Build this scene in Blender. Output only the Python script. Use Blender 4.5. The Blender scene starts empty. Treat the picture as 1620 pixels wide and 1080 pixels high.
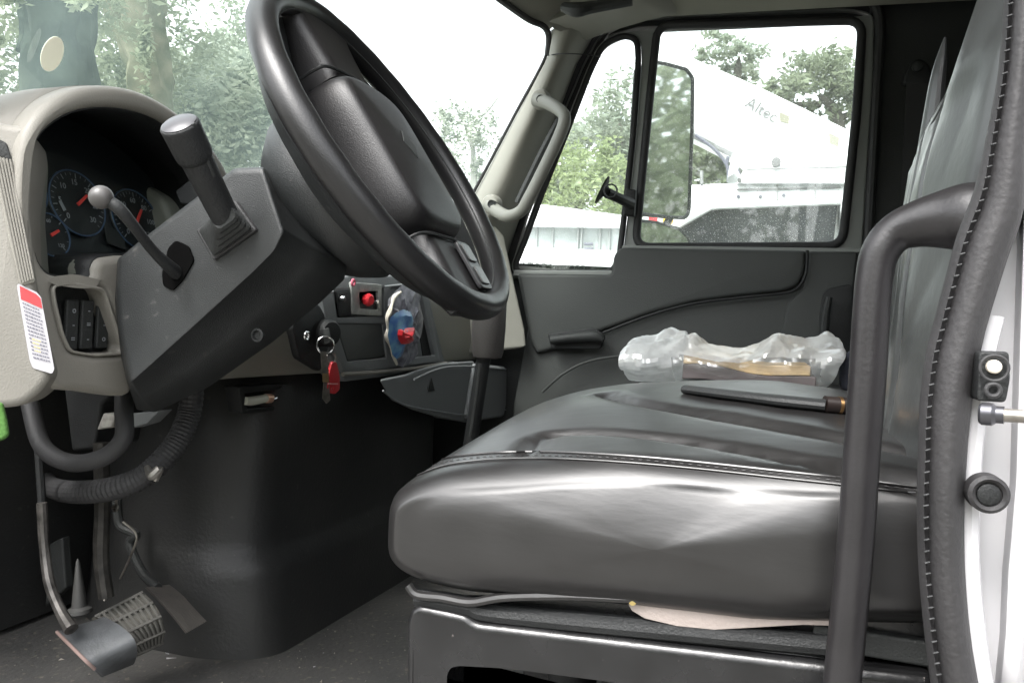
import bpy, bmesh, math, random
from mathutils import Vector as V, noise
R=math.radians; rnd=random.Random(7)
sc=bpy.context.scene; COL=sc.collection
Z0=1.65                                   # camera height above the yard
# ---------------- camera ----------------
F=1280.0; TH=R(17.3); RO=R(3.5); PI_=R(-1.5)
f0=V((-math.sin(TH),math.cos(TH),0)); RT=V((math.cos(TH),math.sin(TH),0)); Zu=V((0,0,1))
FW=f0*math.cos(PI_)+Zu*math.sin(PI_); UP=f0*-math.sin(PI_)+Zu*math.cos(PI_)
RTc=RT*math.cos(RO)+UP*math.sin(RO); UPc=RT*-math.sin(RO)+UP*math.cos(RO)
cd=bpy.data.cameras.new('camera'); cam=bpy.data.objects.new('camera',cd); COL.objects.link(cam)
from mathutils import Matrix
m=Matrix((RTc,UPc,-FW)).transposed().to_4x4(); m.translation=V((0,0,Z0)); cam.matrix_world=m
cd.sensor_width=36; cd.lens=F/1620*36; cd.clip_start=0.02; cd.clip_end=2000; sc.camera=cam
# ---------------- sky, sun, exposure ----------------
w=bpy.data.worlds.new('World'); sc.world=w; w.use_nodes=True
nt=w.node_tree; bg=nt.nodes['Background']; sky=nt.nodes.new('ShaderNodeTexSky')
sky.sky_type='NISHITA'; sky.sun_disc=False; sky.sun_elevation=R(55); sky.sun_rotation=R(200); sky.dust_density=4; sky.air_density=1.0
hs=nt.nodes.new('ShaderNodeHueSaturation'); hs.inputs['Saturation'].default_value=0.15
nt.links.new(sky.outputs[0],hs.inputs['Color']); nt.links.new(hs.outputs[0],bg.inputs[0]); bg.inputs[1].default_value=0.15
sl=bpy.data.lights.new('sun','SUN'); sl.energy=.55; sl.angle=R(20); sl.color=(1,.97,.93)
so=bpy.data.objects.new('sun',sl); COL.objects.link(so); so.location=(0,0,8+Z0)
so.rotation_euler=(R(35),0,R(-20))
sc.view_settings.view_transform='Standard'; sc.view_settings.look='None'; sc.view_settings.gamma=1
sc.view_settings.exposure=2.35
cy=sc.cycles; cy.use_denoising=True; cy.max_bounces=10; cy.diffuse_bounces=5; cy.transparent_max_bounces=24; cy.glossy_bounces=4
cy.sample_clamp_indirect=6
# ---------------- pixel -> place in the truck's own axes (x to the rear, y to the passenger side) ----------------
def ray(px,py): return FW+RTc*((px-810)/F)+UPc*((540-py)/F)
def PY(px,py,y): d=ray(px,py); return d*(y/d.y)
def PX(px,py,x): d=ray(px,py); return d*(x/d.x)
def PZ(px,py,z): d=ray(px,py); return d*(z/d.z)
def PN(px,py,p,n): d=ray(px,py); return d*(V(p).dot(V(n))/d.dot(V(n)))
def PD(px,py,s): return ray(px,py)*s
def L(f,l,*a): return [f(x,y,*a) for x,y in l]
# ---------------- materials ----------------
def mat(name,col,rough=.6,metal=0,bump=0,bs=200,var=0,vs=8,spec=.5,coat=0,col2=None,stretch=None,dirt=None):
    m=bpy.data.materials.new(name); m.use_nodes=True; n=m.node_tree; b=n.nodes['Principled BSDF']
    b.inputs['Base Color'].default_value=(*col,1); b.inputs['Roughness'].default_value=rough; b.inputs['Metallic'].default_value=metal
    b.inputs['Specular IOR Level'].default_value=spec; b.inputs['Coat Weight'].default_value=coat; b.inputs['Coat Roughness'].default_value=.3 if name.startswith('black_vinyl') else .08
    tc=n.nodes.new('ShaderNodeTexCoord')
    def noi(scale,det=4,st=None):
        x=n.nodes.new('ShaderNodeTexNoise'); x.inputs['Scale'].default_value=scale; x.inputs['Detail'].default_value=det
        if st:
            mp=n.nodes.new('ShaderNodeMapping'); mp.inputs['Scale'].default_value=st; n.links.new(tc.outputs['Object'],mp.inputs[0]); n.links.new(mp.outputs[0],x.inputs['Vector'])
        else: n.links.new(tc.outputs['Object'],x.inputs['Vector'])
        return x
    if var or col2:
        x=noi(vs,6); r=n.nodes.new('ShaderNodeValToRGB'); r.color_ramp.elements[0].position=.35; r.color_ramp.elements[1].position=.68
        c2=col2 or tuple(min(1,c*(1+var)) for c in col); c1=col if col2 else tuple(c*(1-var) for c in col)
        r.color_ramp.elements[0].color=(*c1,1); r.color_ramp.elements[1].color=(*c2,1)
        n.links.new(x.outputs[0],r.inputs[0]); last=r.outputs[0]
        if dirt:
            y=noi(dirt[1],8); q=n.nodes.new('ShaderNodeValToRGB'); q.color_ramp.elements[0].position=dirt[2]; q.color_ramp.elements[1].position=dirt[2]+.06
            mx=n.nodes.new('ShaderNodeMix'); mx.data_type='RGBA'; n.links.new(y.outputs[0],q.inputs[0]); n.links.new(q.outputs[0],mx.inputs[0])
            n.links.new(last,mx.inputs[6]); mx.inputs[7].default_value=(*dirt[0],1); last=mx.outputs[2]
        n.links.new(last,b.inputs['Base Color'])
        mr=n.nodes.new('ShaderNodeMapRange'); mr.inputs[3].default_value=max(0,rough-.08); mr.inputs[4].default_value=min(1,rough+.1)
        n.links.new(x.outputs[0],mr.inputs[0]); n.links.new(mr.outputs[0],b.inputs['Roughness'])
    if bump:
        x=noi(bs,3,stretch); bp=n.nodes.new('ShaderNodeBump'); bp.inputs['Strength'].default_value=bump; bp.inputs['Distance'].default_value=.002
        n.links.new(x.outputs[0],bp.inputs['Height']); n.links.new(bp.outputs[0],b.inputs['Normal'])
    return m
def glassmat(name,veil,vcol,drops=0,streak=0):
    m=bpy.data.materials.new(name); m.use_nodes=True; n=m.node_tree; n.nodes.remove(n.nodes['Principled BSDF']); out=n.nodes['Material Output']
    tr=n.nodes.new('ShaderNodeBsdfTransparent'); tr.inputs[0].default_value=(.93,.97,.95,1)
    gl=n.nodes.new('ShaderNodeBsdfGlossy'); gl.inputs['Roughness'].default_value=.02
    lw=n.nodes.new('ShaderNodeLayerWeight'); lw.inputs[0].default_value=.5; pw=n.nodes.new('ShaderNodeMath'); pw.operation='POWER'; pw.inputs[1].default_value=4.5; n.links.new(lw.outputs['Facing'],pw.inputs[0]); fr=n.nodes.new('ShaderNodeMath'); fr.operation='MULTIPLY_ADD'; fr.inputs[1].default_value=.6; fr.inputs[2].default_value=.035; n.links.new(pw.outputs[0],fr.inputs[0])
    m1=n.nodes.new('ShaderNodeMixShader'); n.links.new(fr.outputs[0],m1.inputs[0]); n.links.new(tr.outputs[0],m1.inputs[1]); n.links.new(gl.outputs[0],m1.inputs[2])
    df=n.nodes.new('ShaderNodeBsdfTranslucent'); df.inputs[0].default_value=(*vcol,1)
    m2=n.nodes.new('ShaderNodeMixShader'); n.links.new(m1.outputs[0],m2.inputs[1]); n.links.new(df.outputs[0],m2.inputs[2])
    tc=n.nodes.new('ShaderNodeTexCoord'); mp=n.nodes.new('ShaderNodeMapping'); mp.inputs['Scale'].default_value=(1,1,.35)
    no=n.nodes.new('ShaderNodeTexNoise'); no.inputs['Scale'].default_value=3.5; no.inputs['Detail'].default_value=5
    n.links.new(tc.outputs['Object'],mp.inputs[0]); n.links.new(mp.outputs[0],no.inputs['Vector'])
    mr=n.nodes.new('ShaderNodeMapRange'); mr.inputs[1].default_value=.3; mr.inputs[2].default_value=.75; mr.inputs[3].default_value=veil*.55; mr.inputs[4].default_value=veil*1.5
    n.links.new(no.outputs[0],mr.inputs[0]); last=mr.outputs[0]
    if drops:
        vo=n.nodes.new('ShaderNodeTexVoronoi'); vo.inputs['Scale'].default_value=drops; n.links.new(tc.outputs['Object'],vo.inputs['Vector'])
        c=n.nodes.new('ShaderNodeMath'); c.operation='LESS_THAN'; c.inputs[1].default_value=.17; n.links.new(vo.outputs['Distance'],c.inputs[0])
        d=n.nodes.new('ShaderNodeMath'); d.operation='MULTIPLY_ADD'; d.inputs[1].default_value=.22; n.links.new(c.outputs[0],d.inputs[0]); n.links.new(last,d.inputs[2]); last=d.outputs[0]
    n.links.new(last,m2.inputs[0]); n.links.new(m2.outputs[0],out.inputs[0]); return m
CREAM=mat('warm_grey_plastic',(.235,.23,.20),.55,bump=.25,bs=500,var=.05)
CREAM2=mat('pale_grey_plastic',(.215,.205,.18),.5,bump=.25,bs=500,var=.06)
LINER=mat('roof_lining_cloth',(.25,.245,.205),.95,bump=.4,bs=700,var=.05)
DARK=mat('black_plastic',(.017,.018,.0185),.5,spec=.3,bump=.4,bs=450,var=.15,vs=12)
DARK2=mat('charcoal_plastic',(.030,.032,.0315),.55,spec=.3,bump=.4,bs=450,var=.1,vs=9)
SHROUD=mat('column_plastic',(.021,.023,.0235),.45,bump=.3,bs=700,var=.2,vs=9,dirt=((.045,.045,.044),70,.66))
PANEL=mat('door_panel_plastic',(.050,.053,.051),.55,spec=.3,dirt=((.075,.077,.074),45,.69),bump=.3,bs=420,var=.06,vs=6)
TUNNEL=mat('tunnel_vinyl',(.030,.030,.029),.42,spec=.4,bump=.35,bs=160,col2=(.018,.0185,.019),vs=4,dirt=((.045,.043,.040),60,.675))
LEATHER=mat('black_vinyl_leather',(.0105,.010,.010),.38,bump=.16,bs=50,var=.2,vs=14,stretch=(.5,1.8,2),spec=.6,coat=.3)
LEATHER2=mat('backrest_vinyl',(.036,.038,.038),.30,bump=.15,bs=90,var=.12,vs=7,spec=.6)
WHEEL=mat('steering_wheel_leather',(.010,.010,.0105),.36,bump=.10,bs=500,var=.1,spec=.5)
PAD=mat('wheel_pad_plastic',(.011,.0105,.011),.42,bump=.2,bs=700,var=.08)
CHROME=mat('bright_metal',(.7,.7,.7),.22,1)
STEEL=mat('worn_steel',(.32,.30,.27),.45,1,var=.3,vs=60)
RUBBER=mat('black_rubber',(.022,.022,.023),.62,bump=.3,bs=300,var=.15)
SEALM=mat('seal_rubber',(.022,.021,.022),.6,bump=.35,bs=220,var=.25,vs=9)
HANDLE=mat('grab_handle_rubber',(.014,.013,.014),.38,bump=.12,bs=300,var=.15,vs=16)
FRAME=mat('grey_door_paint',(.20,.21,.20),.45,var=.04)
WHITE=mat('white_truck_paint',(.50,.495,.51),.35,var=.03,coat=.3,dirt=((.30,.27,.25),22,.68))
OWHITE=mat('white_body_paint',(.82,.83,.84),.4,var=.02)
FLOOR=mat('rubber_floor_mat',(.040,.040,.039),.65,bump=.8,bs=90,col2=(.075,.072,.068),vs=5,dirt=((.11,.10,.085),70,.60))
GREYP=mat('blue_grey_plastic',(.185,.195,.20),.5,bump=.3,bs=400,var=.06)
SEATBASE=mat('black_painted_steel',(.011,.011,.0115),.25,bump=.2,bs=120,var=.25,vs=20,dirt=((.2,.18,.17),120,.72))
BEIGE=mat('beige_lining_cloth',(.36,.31,.285),.9,bump=.4,bs=300,var=.04)
RED=mat('red_plastic',(.62,.03,.04),.35)
REDL=mat('red_print',(.55,.04,.045),.5)
PAPER=mat('white_label_paper',(.40,.39,.41),.5)
INK=mat('grey_print',(.10,.10,.13),.6)
TAN=mat('tan_print',(.5,.42,.2),.6)
NEEDLE=mat('red_needle',(.75,.06,.05),.4)
WPRINT=mat('white_print',(.26,.275,.29),.5)
BLUEP=mat('blue_gauge_ring',(.05,.09,.16),.4)
GFACE=mat('gauge_face',(.012,.014,.016),.35)
ORANGE=mat('orange_lens',(.8,.22,.03),.3)
AMBER=mat('amber_lens',(.8,.5,.05),.3)
BARK=mat('grey_bark',(.10,.095,.08),.95,spec=.1,bump=1,bs=14,var=.35,vs=5)
BARKM=mat('mossy_bark',(.060,.070,.040),.95,spec=.1,bump=1,bs=14,col2=(.15,.145,.10),vs=3)
def leafmat(name,c,c2):
    m=mat(name,c,.6,col2=c2,vs=1.3,spec=.25); b=m.node_tree.nodes['Principled BSDF']
    n=m.node_tree; out=n.nodes['Material Output']; t=n.nodes.new('ShaderNodeBsdfTranslucent'); t.inputs[0].default_value=(*[min(1,x*1.6) for x in c2],1)
    mx=n.nodes.new('ShaderNodeMixShader'); mx.inputs[0].default_value=.35
    n.links.new(b.outputs[0],mx.inputs[1]); n.links.new(t.outputs[0],mx.inputs[2]); n.links.new(mx.outputs[0],out.inputs[0]); return m
LEAF=leafmat('oak_leaves',(.10,.125,.08),(.22,.25,.17)); LEAFB=leafmat('bright_leaves',(.17,.22,.10),(.30,.35,.18)); LEAFP=leafmat('pale_leaves',(.19,.23,.18),(.31,.34,.27))  # leaf colours lightened to carry the haze over the trees
WS=glassmat('haze_veil_windscreen',.08,(.62,.80,.76)); SG=glassmat('wet_side_glass',.075,(.9,.95,.9),drops=130)  # glass veil puts glare haze over the view; the drops are rain
MIRR=mat('mirror_silver',(.72,.74,.72),.03,1)
POLY=None
# ---------------- mesh helpers ----------------
def woff(p):
    o=V((0,0,0))
    while p is not None: o=o+p.location; p=p.parent
    return o
def link(name,me,parent=None,mt=None,kind=None,label=None,bevel=0,seg=3,solid=0,sub=0,ang=35):
    o=bpy.data.objects.new(name,me); COL.objects.link(o)
    if mt and not me.materials: me.materials.append(mt)
    off=woff(parent)
    if parent is not None:
        me.transform(Matrix.Translation(-off)); o.parent=parent
    if kind:o['kind']=kind
    if label:o['label']=label
    me.shade_smooth()
    if not bevel: me.set_sharp_from_angle(angle=R(ang))
    if solid:
        s=o.modifiers.new('s','SOLIDIFY'); s.thickness=solid; s.offset=0
    if bevel:
        b=o.modifiers.new('b','BEVEL'); b.width=bevel; b.segments=seg; b.limit_method='ANGLE'; b.angle_limit=R(32); b.harden_normals=True
    if sub:
        s=o.modifiers.new('d','SUBSURF'); s.levels=sub; s.render_levels=sub
    return o
def mesh(vs,fs):
    me=bpy.data.meshes.new('mesh'); me.from_pydata([tuple(v) for v in vs],[],fs); me.validate(); me.update()
    bm=bmesh.new(); bm.from_mesh(me); bmesh.ops.recalc_face_normals(bm,faces=bm.faces); bm.to_mesh(me); bm.free(); return me
def thing(name,label,cat,base=(0,0,0),group=None,kind=None):
    o=bpy.data.objects.new(name,None); COL.objects.link(o); o.location=V(base); o.empty_display_size=.05
    o['label']=label; o['category']=cat
    if group:o['group']=group
    if kind:o['kind']=kind
    return o
def tag(o,label,cat,group=None):
    o['label']=label; o['category']=cat
    if group:o['group']=group
    return o
def cat(pts,n=8,closed=False):
    P=[V(p) for p in pts]; k=len(P); out=[]
    rng=range(k if closed else k-1)
    for i in rng:
        if closed: a,b,c,d=P[i-1],P[i],P[(i+1)%k],P[(i+2)%k]
        else: a,b,c,d=P[max(i-1,0)],P[i],P[i+1],P[min(i+2,k-1)]
        for j in range(n):
            t=j/n; out.append(.5*((2*b)+(c-a)*t+(2*a-5*b+4*c-d)*t*t+(3*b-a-3*c+d)*t**3))
    if not closed: out.append(P[-1])
    return out
def fillet(pts,r,n=5):
    P=[V(p) for p in pts]; out=[]
    for i,b in enumerate(P):
        a,c=P[i-1],P[(i+1)%len(P)]; u=(a-b); v=(c-b); q=min(r,u.length*.45,v.length*.45)
        p0=b+u.normalized()*q; p1=b+v.normalized()*q
        for j in range(n+1):
            t=j/n; out.append((1-t)**2*p0+2*t*(1-t)*b+t*t*p1)
    return out
def tube(path,r,n=12,closed=False,smooth=8,flat=None,up=None):
    """r: number or list per control point; flat: (a,b) scales across/along 'up'"""
    P=cat(path,smooth,closed) if smooth else [V(p) for p in path]; k=len(P)
    if isinstance(r,(list,tuple)):
        RR=[x[0] for x in cat([(a,0,0) for a in r],smooth,closed)] if smooth else list(r)
    else: RR=[r]*k
    vs=[];fs=[]; prev=V(up) if up else None
    for i,p in enumerate(P):
        t=(P[(i+1)%k]-P[i-1]) if closed else (P[min(i+1,k-1)]-P[max(i-1,0)])
        t=t.normalized() if t.length>1e-9 else V((0,0,1))
        ref=prev if prev is not None else (V((0,0,1)) if abs(t.z)<.9 else V((0,1,0)))
        if up: ref=V(up)
        s=t.cross(ref).normalized(); q=s.cross(t).normalized(); prev=q
        for j in range(n):
            a=2*math.pi*j/n; f=flat or (1,1)
            vs.append(p+(s*math.cos(a)*f[0]+q*math.sin(a)*f[1])*RR[i])
    for i in range(k if closed else k-1):
        for j in range(n):
            a=i*n+j;b=i*n+(j+1)%n;c=((i+1)%k)*n+(j+1)%n;d=((i+1)%k)*n+j; fs.append((a,b,c,d))
    if not closed: fs.append(tuple(range(n))[::-1]); fs.append(tuple((k-1)*n+j for j in range(n)))
    return mesh(vs,fs)
def lathe(o,ax,prof,n=32,e=None):
    """prof: list of (radius, along)"""
    o=V(o); ax=V(ax).normalized(); e1=V(e).normalized() if e else ax.orthogonal().normalized(); e1=(e1-ax*e1.dot(ax)).normalized(); e2=ax.cross(e1); vs=[];fs=[]
    for r,h in prof:
        for j in range(n):
            a=2*math.pi*j/n; vs.append(o+ax*h+(e1*math.cos(a)+e2*math.sin(a))*r)
    for i in range(len(prof)-1):
        for j in range(n): fs.append((i*n+j,i*n+(j+1)%n,(i+1)*n+(j+1)%n,(i+1)*n+j))
    fs.append(tuple(range(n))[::-1]); fs.append(tuple((len(prof)-1)*n+j for j in range(n)))
    return mesh(vs,fs)
def prism(pts,vec):
    P=[V(p) for p in pts]; k=len(P); v=V(vec); vs=P+[p+v for p in P]
    return mesh(vs,[tuple(range(k)),tuple(range(k,2*k))[::-1]]+[(i,(i+1)%k,k+(i+1)%k,k+i) for i in range(k)])
def loft(secs,cap=True,closed=True):
    k=len(secs[0]); vs=[p for s in secs for p in s]; fs=[]
    for i in range(len(secs)-1):
        for j in range(k if closed else k-1): fs.append((i*k+j,i*k+(j+1)%k,(i+1)*k+(j+1)%k,(i+1)*k+j))
    if cap and closed: fs.append(tuple(range(k))[::-1]); fs.append(tuple((len(secs)-1)*k+j for j in range(k)))
    return mesh(vs,fs)
def box(c,s,rot=None):
    c=V(c);s=V(s)*.5; vs=[V((x*s.x,y*s.y,z*s.z)) for x in(-1,1) for y in(-1,1) for z in(-1,1)]
    if rot is not None: vs=[rot@v for v in vs]
    return mesh([c+v for v in vs],[(0,1,3,2),(4,6,7,5),(0,4,5,1),(2,3,7,6),(0,2,6,4),(1,5,7,3)])
def plate(outer,holes,n,th,bev=0,res=2,depth_dir=None):
    """flat plate through 3D loops (coplanar) with holes; front at the loops' plane, thickness th along -n"""
    n=V(n).normalized(); o=V(outer[0]); ex=(V(outer[1])-o); ex=(ex-n*ex.dot(n)).normalized(); ey=n.cross(ex)
    cu=bpy.data.curves.new('c','CURVE'); cu.dimensions='2D'; cu.fill_mode='BOTH'; cu.extrude=max(th/2-bev,1e-5); cu.bevel_depth=bev; cu.bevel_resolution=res; cu.offset=-bev
    for lp in [outer]+list(holes):
        s=cu.splines.new('POLY'); s.points.add(len(lp)-1); s.use_cyclic_u=True
        for i,p in enumerate(lp): d=V(p)-o; s.points[i].co=(d.dot(ex),d.dot(ey),0,1)
    ob=bpy.data.objects.new('c',cu); COL.objects.link(ob)
    me=bpy.data.meshes.new_from_object(ob.evaluated_get(bpy.context.evaluated_depsgraph_get())); bpy.data.objects.remove(ob); bpy.data.curves.remove(cu)
    M=Matrix((ex,ey,n)).transposed().to_4x4(); M.translation=o-n*(th/2); me.transform(M)
    bm=bmesh.new(); bm.from_mesh(me); bmesh.ops.remove_doubles(bm,verts=bm.verts,dist=1e-5); bmesh.ops.recalc_face_normals(bm,faces=bm.faces); bm.to_mesh(me); bm.free()
    return me
def text(s,o,ex,ey,size,th=.0006,bold=0):
    cu=bpy.data.curves.new('t','FONT'); cu.body=s; cu.size=size; cu.extrude=th; cu.align_x='CENTER'; cu.align_y='CENTER'; cu.offset=bold; cu.resolution_u=3
    ob=bpy.data.objects.new('t',cu); COL.objects.link(ob); me=bpy.data.meshes.new_from_object(ob.evaluated_get(bpy.context.evaluated_depsgraph_get()))
    bpy.data.objects.remove(ob); bpy.data.curves.remove(cu); ex=V(ex).normalized(); ey=V(ey); ey=(ey-ex*ey.dot(ex)).normalized()
    M=Matrix((ex,ey,ex.cross(ey))).transposed().to_4x4(); M.translation=V(o); me.transform(M); return me
def join(ms):
    bm=bmesh.new()
    for m in ms: bm.from_mesh(m)
    me=bpy.data.meshes.new('mesh'); bm.to_mesh(me); bm.free(); return me
YN=(0,-1,0); XN=(1,0,0)
def circ(c,n,r,k=28,e=None,sx=1):
    c=V(c);n=V(n).normalized(); e1=V(e).normalized() if e else n.orthogonal().normalized(); e1=(e1-n*e1.dot(n)).normalized(); e2=n.cross(e1)
    return [c+(e1*math.cos(2*math.pi*i/k)*sx+e2*math.sin(2*math.pi*i/k))*r for i in range(k)]
FL=-.63; GR=-1.65
# =====================================================================  OUTSIDE SETTING
def flat(name,x0,x1,y0,y1,z,mt,kind='structure'):
    return link(name,mesh([(x0,y0,z),(x1,y0,z),(x1,y1,z),(x0,y1,z)],[(0,1,2,3)]),None,mt,kind=kind)
GRASS=mat('yard_ground',(.13,.14,.08),.95,col2=(.26,.24,.19),vs=.7,bump=1,bs=30)
ASPH=mat('yard_gravel',(.19,.185,.17),.95,var=.15,vs=2,bump=1,bs=60)
flat('ground',-400,400,-400,400,GR,GRASS); flat('gravel_yard',-14,16,-12,14,GR+.004,ASPH)
# ---------------- cab shell ----------------
cab=thing('truck_cab','open driver side cab of a white work truck around the seats and dash','truck cab',(0,1.45,FL))
def xw(y,z):      # inner face of the windscreen
    return -.85+(z-.37)*.41-.13*(1-((y-1.48)/.80)**2)
link('floor_panel',box((-.45,1.47,FL-.02),(1.75,1.78,.04)),cab,FLOOR)
link('firewall',box((-1.31,1.47,-.22),(.04,1.78,.80)),cab,TUNNEL)
link('back_wall',box((.50,1.47,.15),(.04,1.78,1.6)),cab,DARK2)
# roof with a curved side over the passenger door
secs=[]
for i in range(13):
    x=-.86+i*(1.36/12)
    s=[(.66,.93),(.72,.965),(1.0,.99),(1.5,1.0),(1.95,.985),(2.12,.955),(2.22,.91),(2.30,.875),(2.36,.90),(2.36,1.06),(.66,1.06)]
    secs.append([V(((-.55+(i-1)*(1.05/11)) if i else xw(min(max(y,.7),2.26),.845)+.05,y,z)) for y,z in s])
link('roof_lining',loft(secs),cab,LINER,ang=50)
ys=[.70+i*(1.56/16) for i in range(17)]
hd=[]
for y in ys:
    zt=.84 if y<2.1 else .84
    x=xw(y,.845); hd.append([V((x-.004,y,.850)),V((x+.012,y,.838)),V((x+.06,y,.88)),V((x+.16,y,.985)),V((x+.05,y,1.03))])
link('windscreen_header',loft(hd),cab,CREAM,ang=60)
link('header_trim',tube([V((xw(y,.845)+.012,y,.832)) for y in ys[:-1]]+[PY(860,42,2.20),PY(868,58,2.23),PY(866,88,2.24)],.009,8,smooth=4),cab,RUBBER)
# windscreen glass
gv=[];gf=[]
for i in range(17):
    y=.66+i*(1.66/16)
    for j in range(9):
        z=.10+j*(.78/8); gv.append(V((xw(y,z)-.012,y,z)))
for i in range(16):
    for j in range(8): a=i*9+j; gf.append((a,a+1,a+10,a+9))
link('windscreen',mesh(gv,gf),cab,WS,ang=180)
st=PX(83,86,-.95); st.x=xw(st.y,st.z); st=PX(83,86,st.x)
for _ in range(3): st=PX(83,86,xw(st.y,st.z)+.004)
link('round_sticker',plate(circ(st,(1,-.15,-.4),.0235,32,e=(0,1,0),sx=.60),[],(1,-.15,-.4),.001),cab,mat('cream_sticker',(.86,.85,.70),.6),label='round cream sticker on the windscreen')
# passenger A pillar
A=[(738,330),(775,262),(820,177),(866,90),(869,50)]; B=[(796,415),(834,312),(872,212),(914,100),(946,45)]
secs=[]
for (a,b) in zip(A,B):
    p0=PY(*a,2.26); p3=PY(*b,2.33); p1=PY(a[0]+(b[0]-a[0])*.30,a[1]+(b[1]-a[1])*.30,2.19); p2=PY(a[0]+(b[0]-a[0])*.66,a[1]+(b[1]-a[1])*.66,2.23)
    back=[p3+V((-.01,.03,0)),p0+V((-.02,.10,0))]; secs.append([p0,(p0+p1)/2+V((0,-.022,0)),p1,(p1+p2)/2+V((0,-.012,0)),p2,(p2+p3)/2+V((0,.022,0)),p3]+back)
link('passenger_pillar',loft(secs),cab,CREAM,ang=60)
link('pillar_edge_trim',tube([PY(x-3,y,2.24) for x,y in A],.005,8),cab,RUBBER)
link('pillar_seam',tube([PY(868,88,2.215),PY(890,85,2.17),PY(930,87,2.19),PY(950,90,2.24)],.0016,6),cab,RUBBER)
link('roof_corner_trim',loft([[PY(x+dx,y+dy,2.12+k) for dx,dy,k in ((0,0,.0),(18,-16,.03),(60,-22,.12),(60,30,.16),(8,12,.05))] for x,y in ((868,34),(905,20),(960,4),(1010,-8))]),cab,CREAM,ang=60)
link('visor_clip',tube([PY(892,12,2.0),PY(912,16,1.98),PY(938,12,2.0),PY(1000,2,2.02)],[.012,.018,.015,.012],10),cab,DARK2)
# driver side A pillar (outside the frame) and driver's door opening
link('driver_pillar',loft([[V((x-.05,.60,z)),V((x+.03,.60,z)),V((x+.03,.68,z)),V((x-.05,.70,z))] for x,z in((-1.12,-.65),(-1.08,-.1),(-.98,.15),(-.70,.88),(-.64,1.04))]),cab,CREAM)
# passenger side wall behind the door and its outer skin
o=L(PY,[(1362,438),(1384,60),(1376,22),(1345,6),(1010,20),(950,-60),(1700,-60),(1640,900),(1340,900)],2.37)
link('rear_side_wall',plate(L(PY,[(1378,5),(1560,-60),(1640,-60),(1600,560),(1540,1000),(1350,1000),(1352,430)],2.36),[],YN,.05,.004),cab,DARK2)
link('top_side_rail',plate(L(PY,[(940,62),(1010,42),(1350,27),(1560,20),(1560,-90),(930,-90)],2.385),[],YN,.06,.004),cab,DARK2)
link('kick_panel',box((-.98,2.39,-.26),(.66,.04,.80)),cab,DARK2)
link('door_lower_shell',box((-.2,2.40,-.25),(1.3,.05,.85)),cab,DARK2)
# driver B pillar, white paint
bp_out=[(1700,-60),(1660,200),(1622,333),(1592,420),(1567,500),(1547,590),(1532,720),(1527,850),(1532,950),(1549,1080),(1570,1200),(1900,1200),(1900,-60)]
bp=[V((.235,.625,.97))]+[PY(x-34,y,.625) for x,y in bp_out[:11]]+[V((.17,.625,-.75)),V((.60,.625,-.75)),V((.60,.625,.97))]
link('driver_pillar_post',plate(bp,[],YN,.09,.006),cab,WHITE,label='white painted rear door post on the driver side')
link('post_ridge',loft([[PY(x+d,y,.62-k) for d,k in ((-22,-.012),(-8,.012),(14,.016),(34,-.01))] for x,y in((1650,-60),(1632,300),(1625,520),(1618,760),(1606,900),(1602,1000),(1592,1100))],cap=False,closed=False),cab,WHITE,solid=.002)
link('post_flange',tube([PY(x+7,y,.598) for x,y in bp_out[4:11]],.006,8),cab,WHITE)
# lower sill under driver opening
link('door_sill',box((-.48,.60,FL-.09),(1.3,.10,.14)),cab,WHITE,bevel=.01)
# ---------------- door seal on the driver post ----------------
Lf=[(1640,-1400),(1608,-600),(1590,-60),(1587,0),(1583,67),(1577,127),(1560,217),(1541,300),(1513,374),(1491,455),(1477,508),(1463,565),(1454,647),(1452,720),(1450,800),(1453,900),(1462,1000),(1472,1080),(1485,1180)]
Rt=[(1716,-1400),(1674,-600),(1650,-60),(1646,0),(1640,67),(1634,127),(1626,230),(1620,330),(1594,410),(1566,500),(1553,550),(1543,600),(1534,670),(1530,725),(1526,800),(1527,900),(1535,1000),(1548,1080),(1565,1180)]
seal=thing('door_seal','black rubber door seal curving down the rear post of the driver opening','door seal',PY(1490,1180,.6))
secs=[]
for i,(a,b) in enumerate(zip(Lf,Rt)):
    s=[]
    for t,k in ((0,.03),(0,.004),(.05,-.006),(.16,-.010),(.24,-.006),(.30,-.010),(.5,-.018),(.72,-.019),(.9,-.013),(1,-.003),(1,.03)):
        s.append(PY(a[0]+(b[0]-a[0])*t,a[1]+(b[1]-a[1])*t,.590+k))
    secs.append(s)
secs=[[V(q) for q in s] for s in zip(*[cat(list(x),4) for x in zip(*secs)])]
link('rubber_strip',loft(secs,closed=True),seal,SEALM,ang=70)
ms=[]
pp=cat([PY(a[0]+(b[0]-a[0])*.19,a[1]+(b[1]-a[1])*.19,.578) for a,b in zip(Lf,Rt)],40)
acc=0
for i in range(1,len(pp)):
    acc+=(pp[i]-pp[i-1]).length
    if acc>.0068 and pp[i].z<.40 and len(ms)<110:
        acc=0; d=(pp[i]-pp[i-1]).normalized(); ms.append(tube([pp[i]-V((.0012,-.0006,.0005)),pp[i]+V((.0018,.0008,.0006))],.0008,6,smooth=0))
link('stitched_edge',join(ms),seal,DARK)
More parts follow.
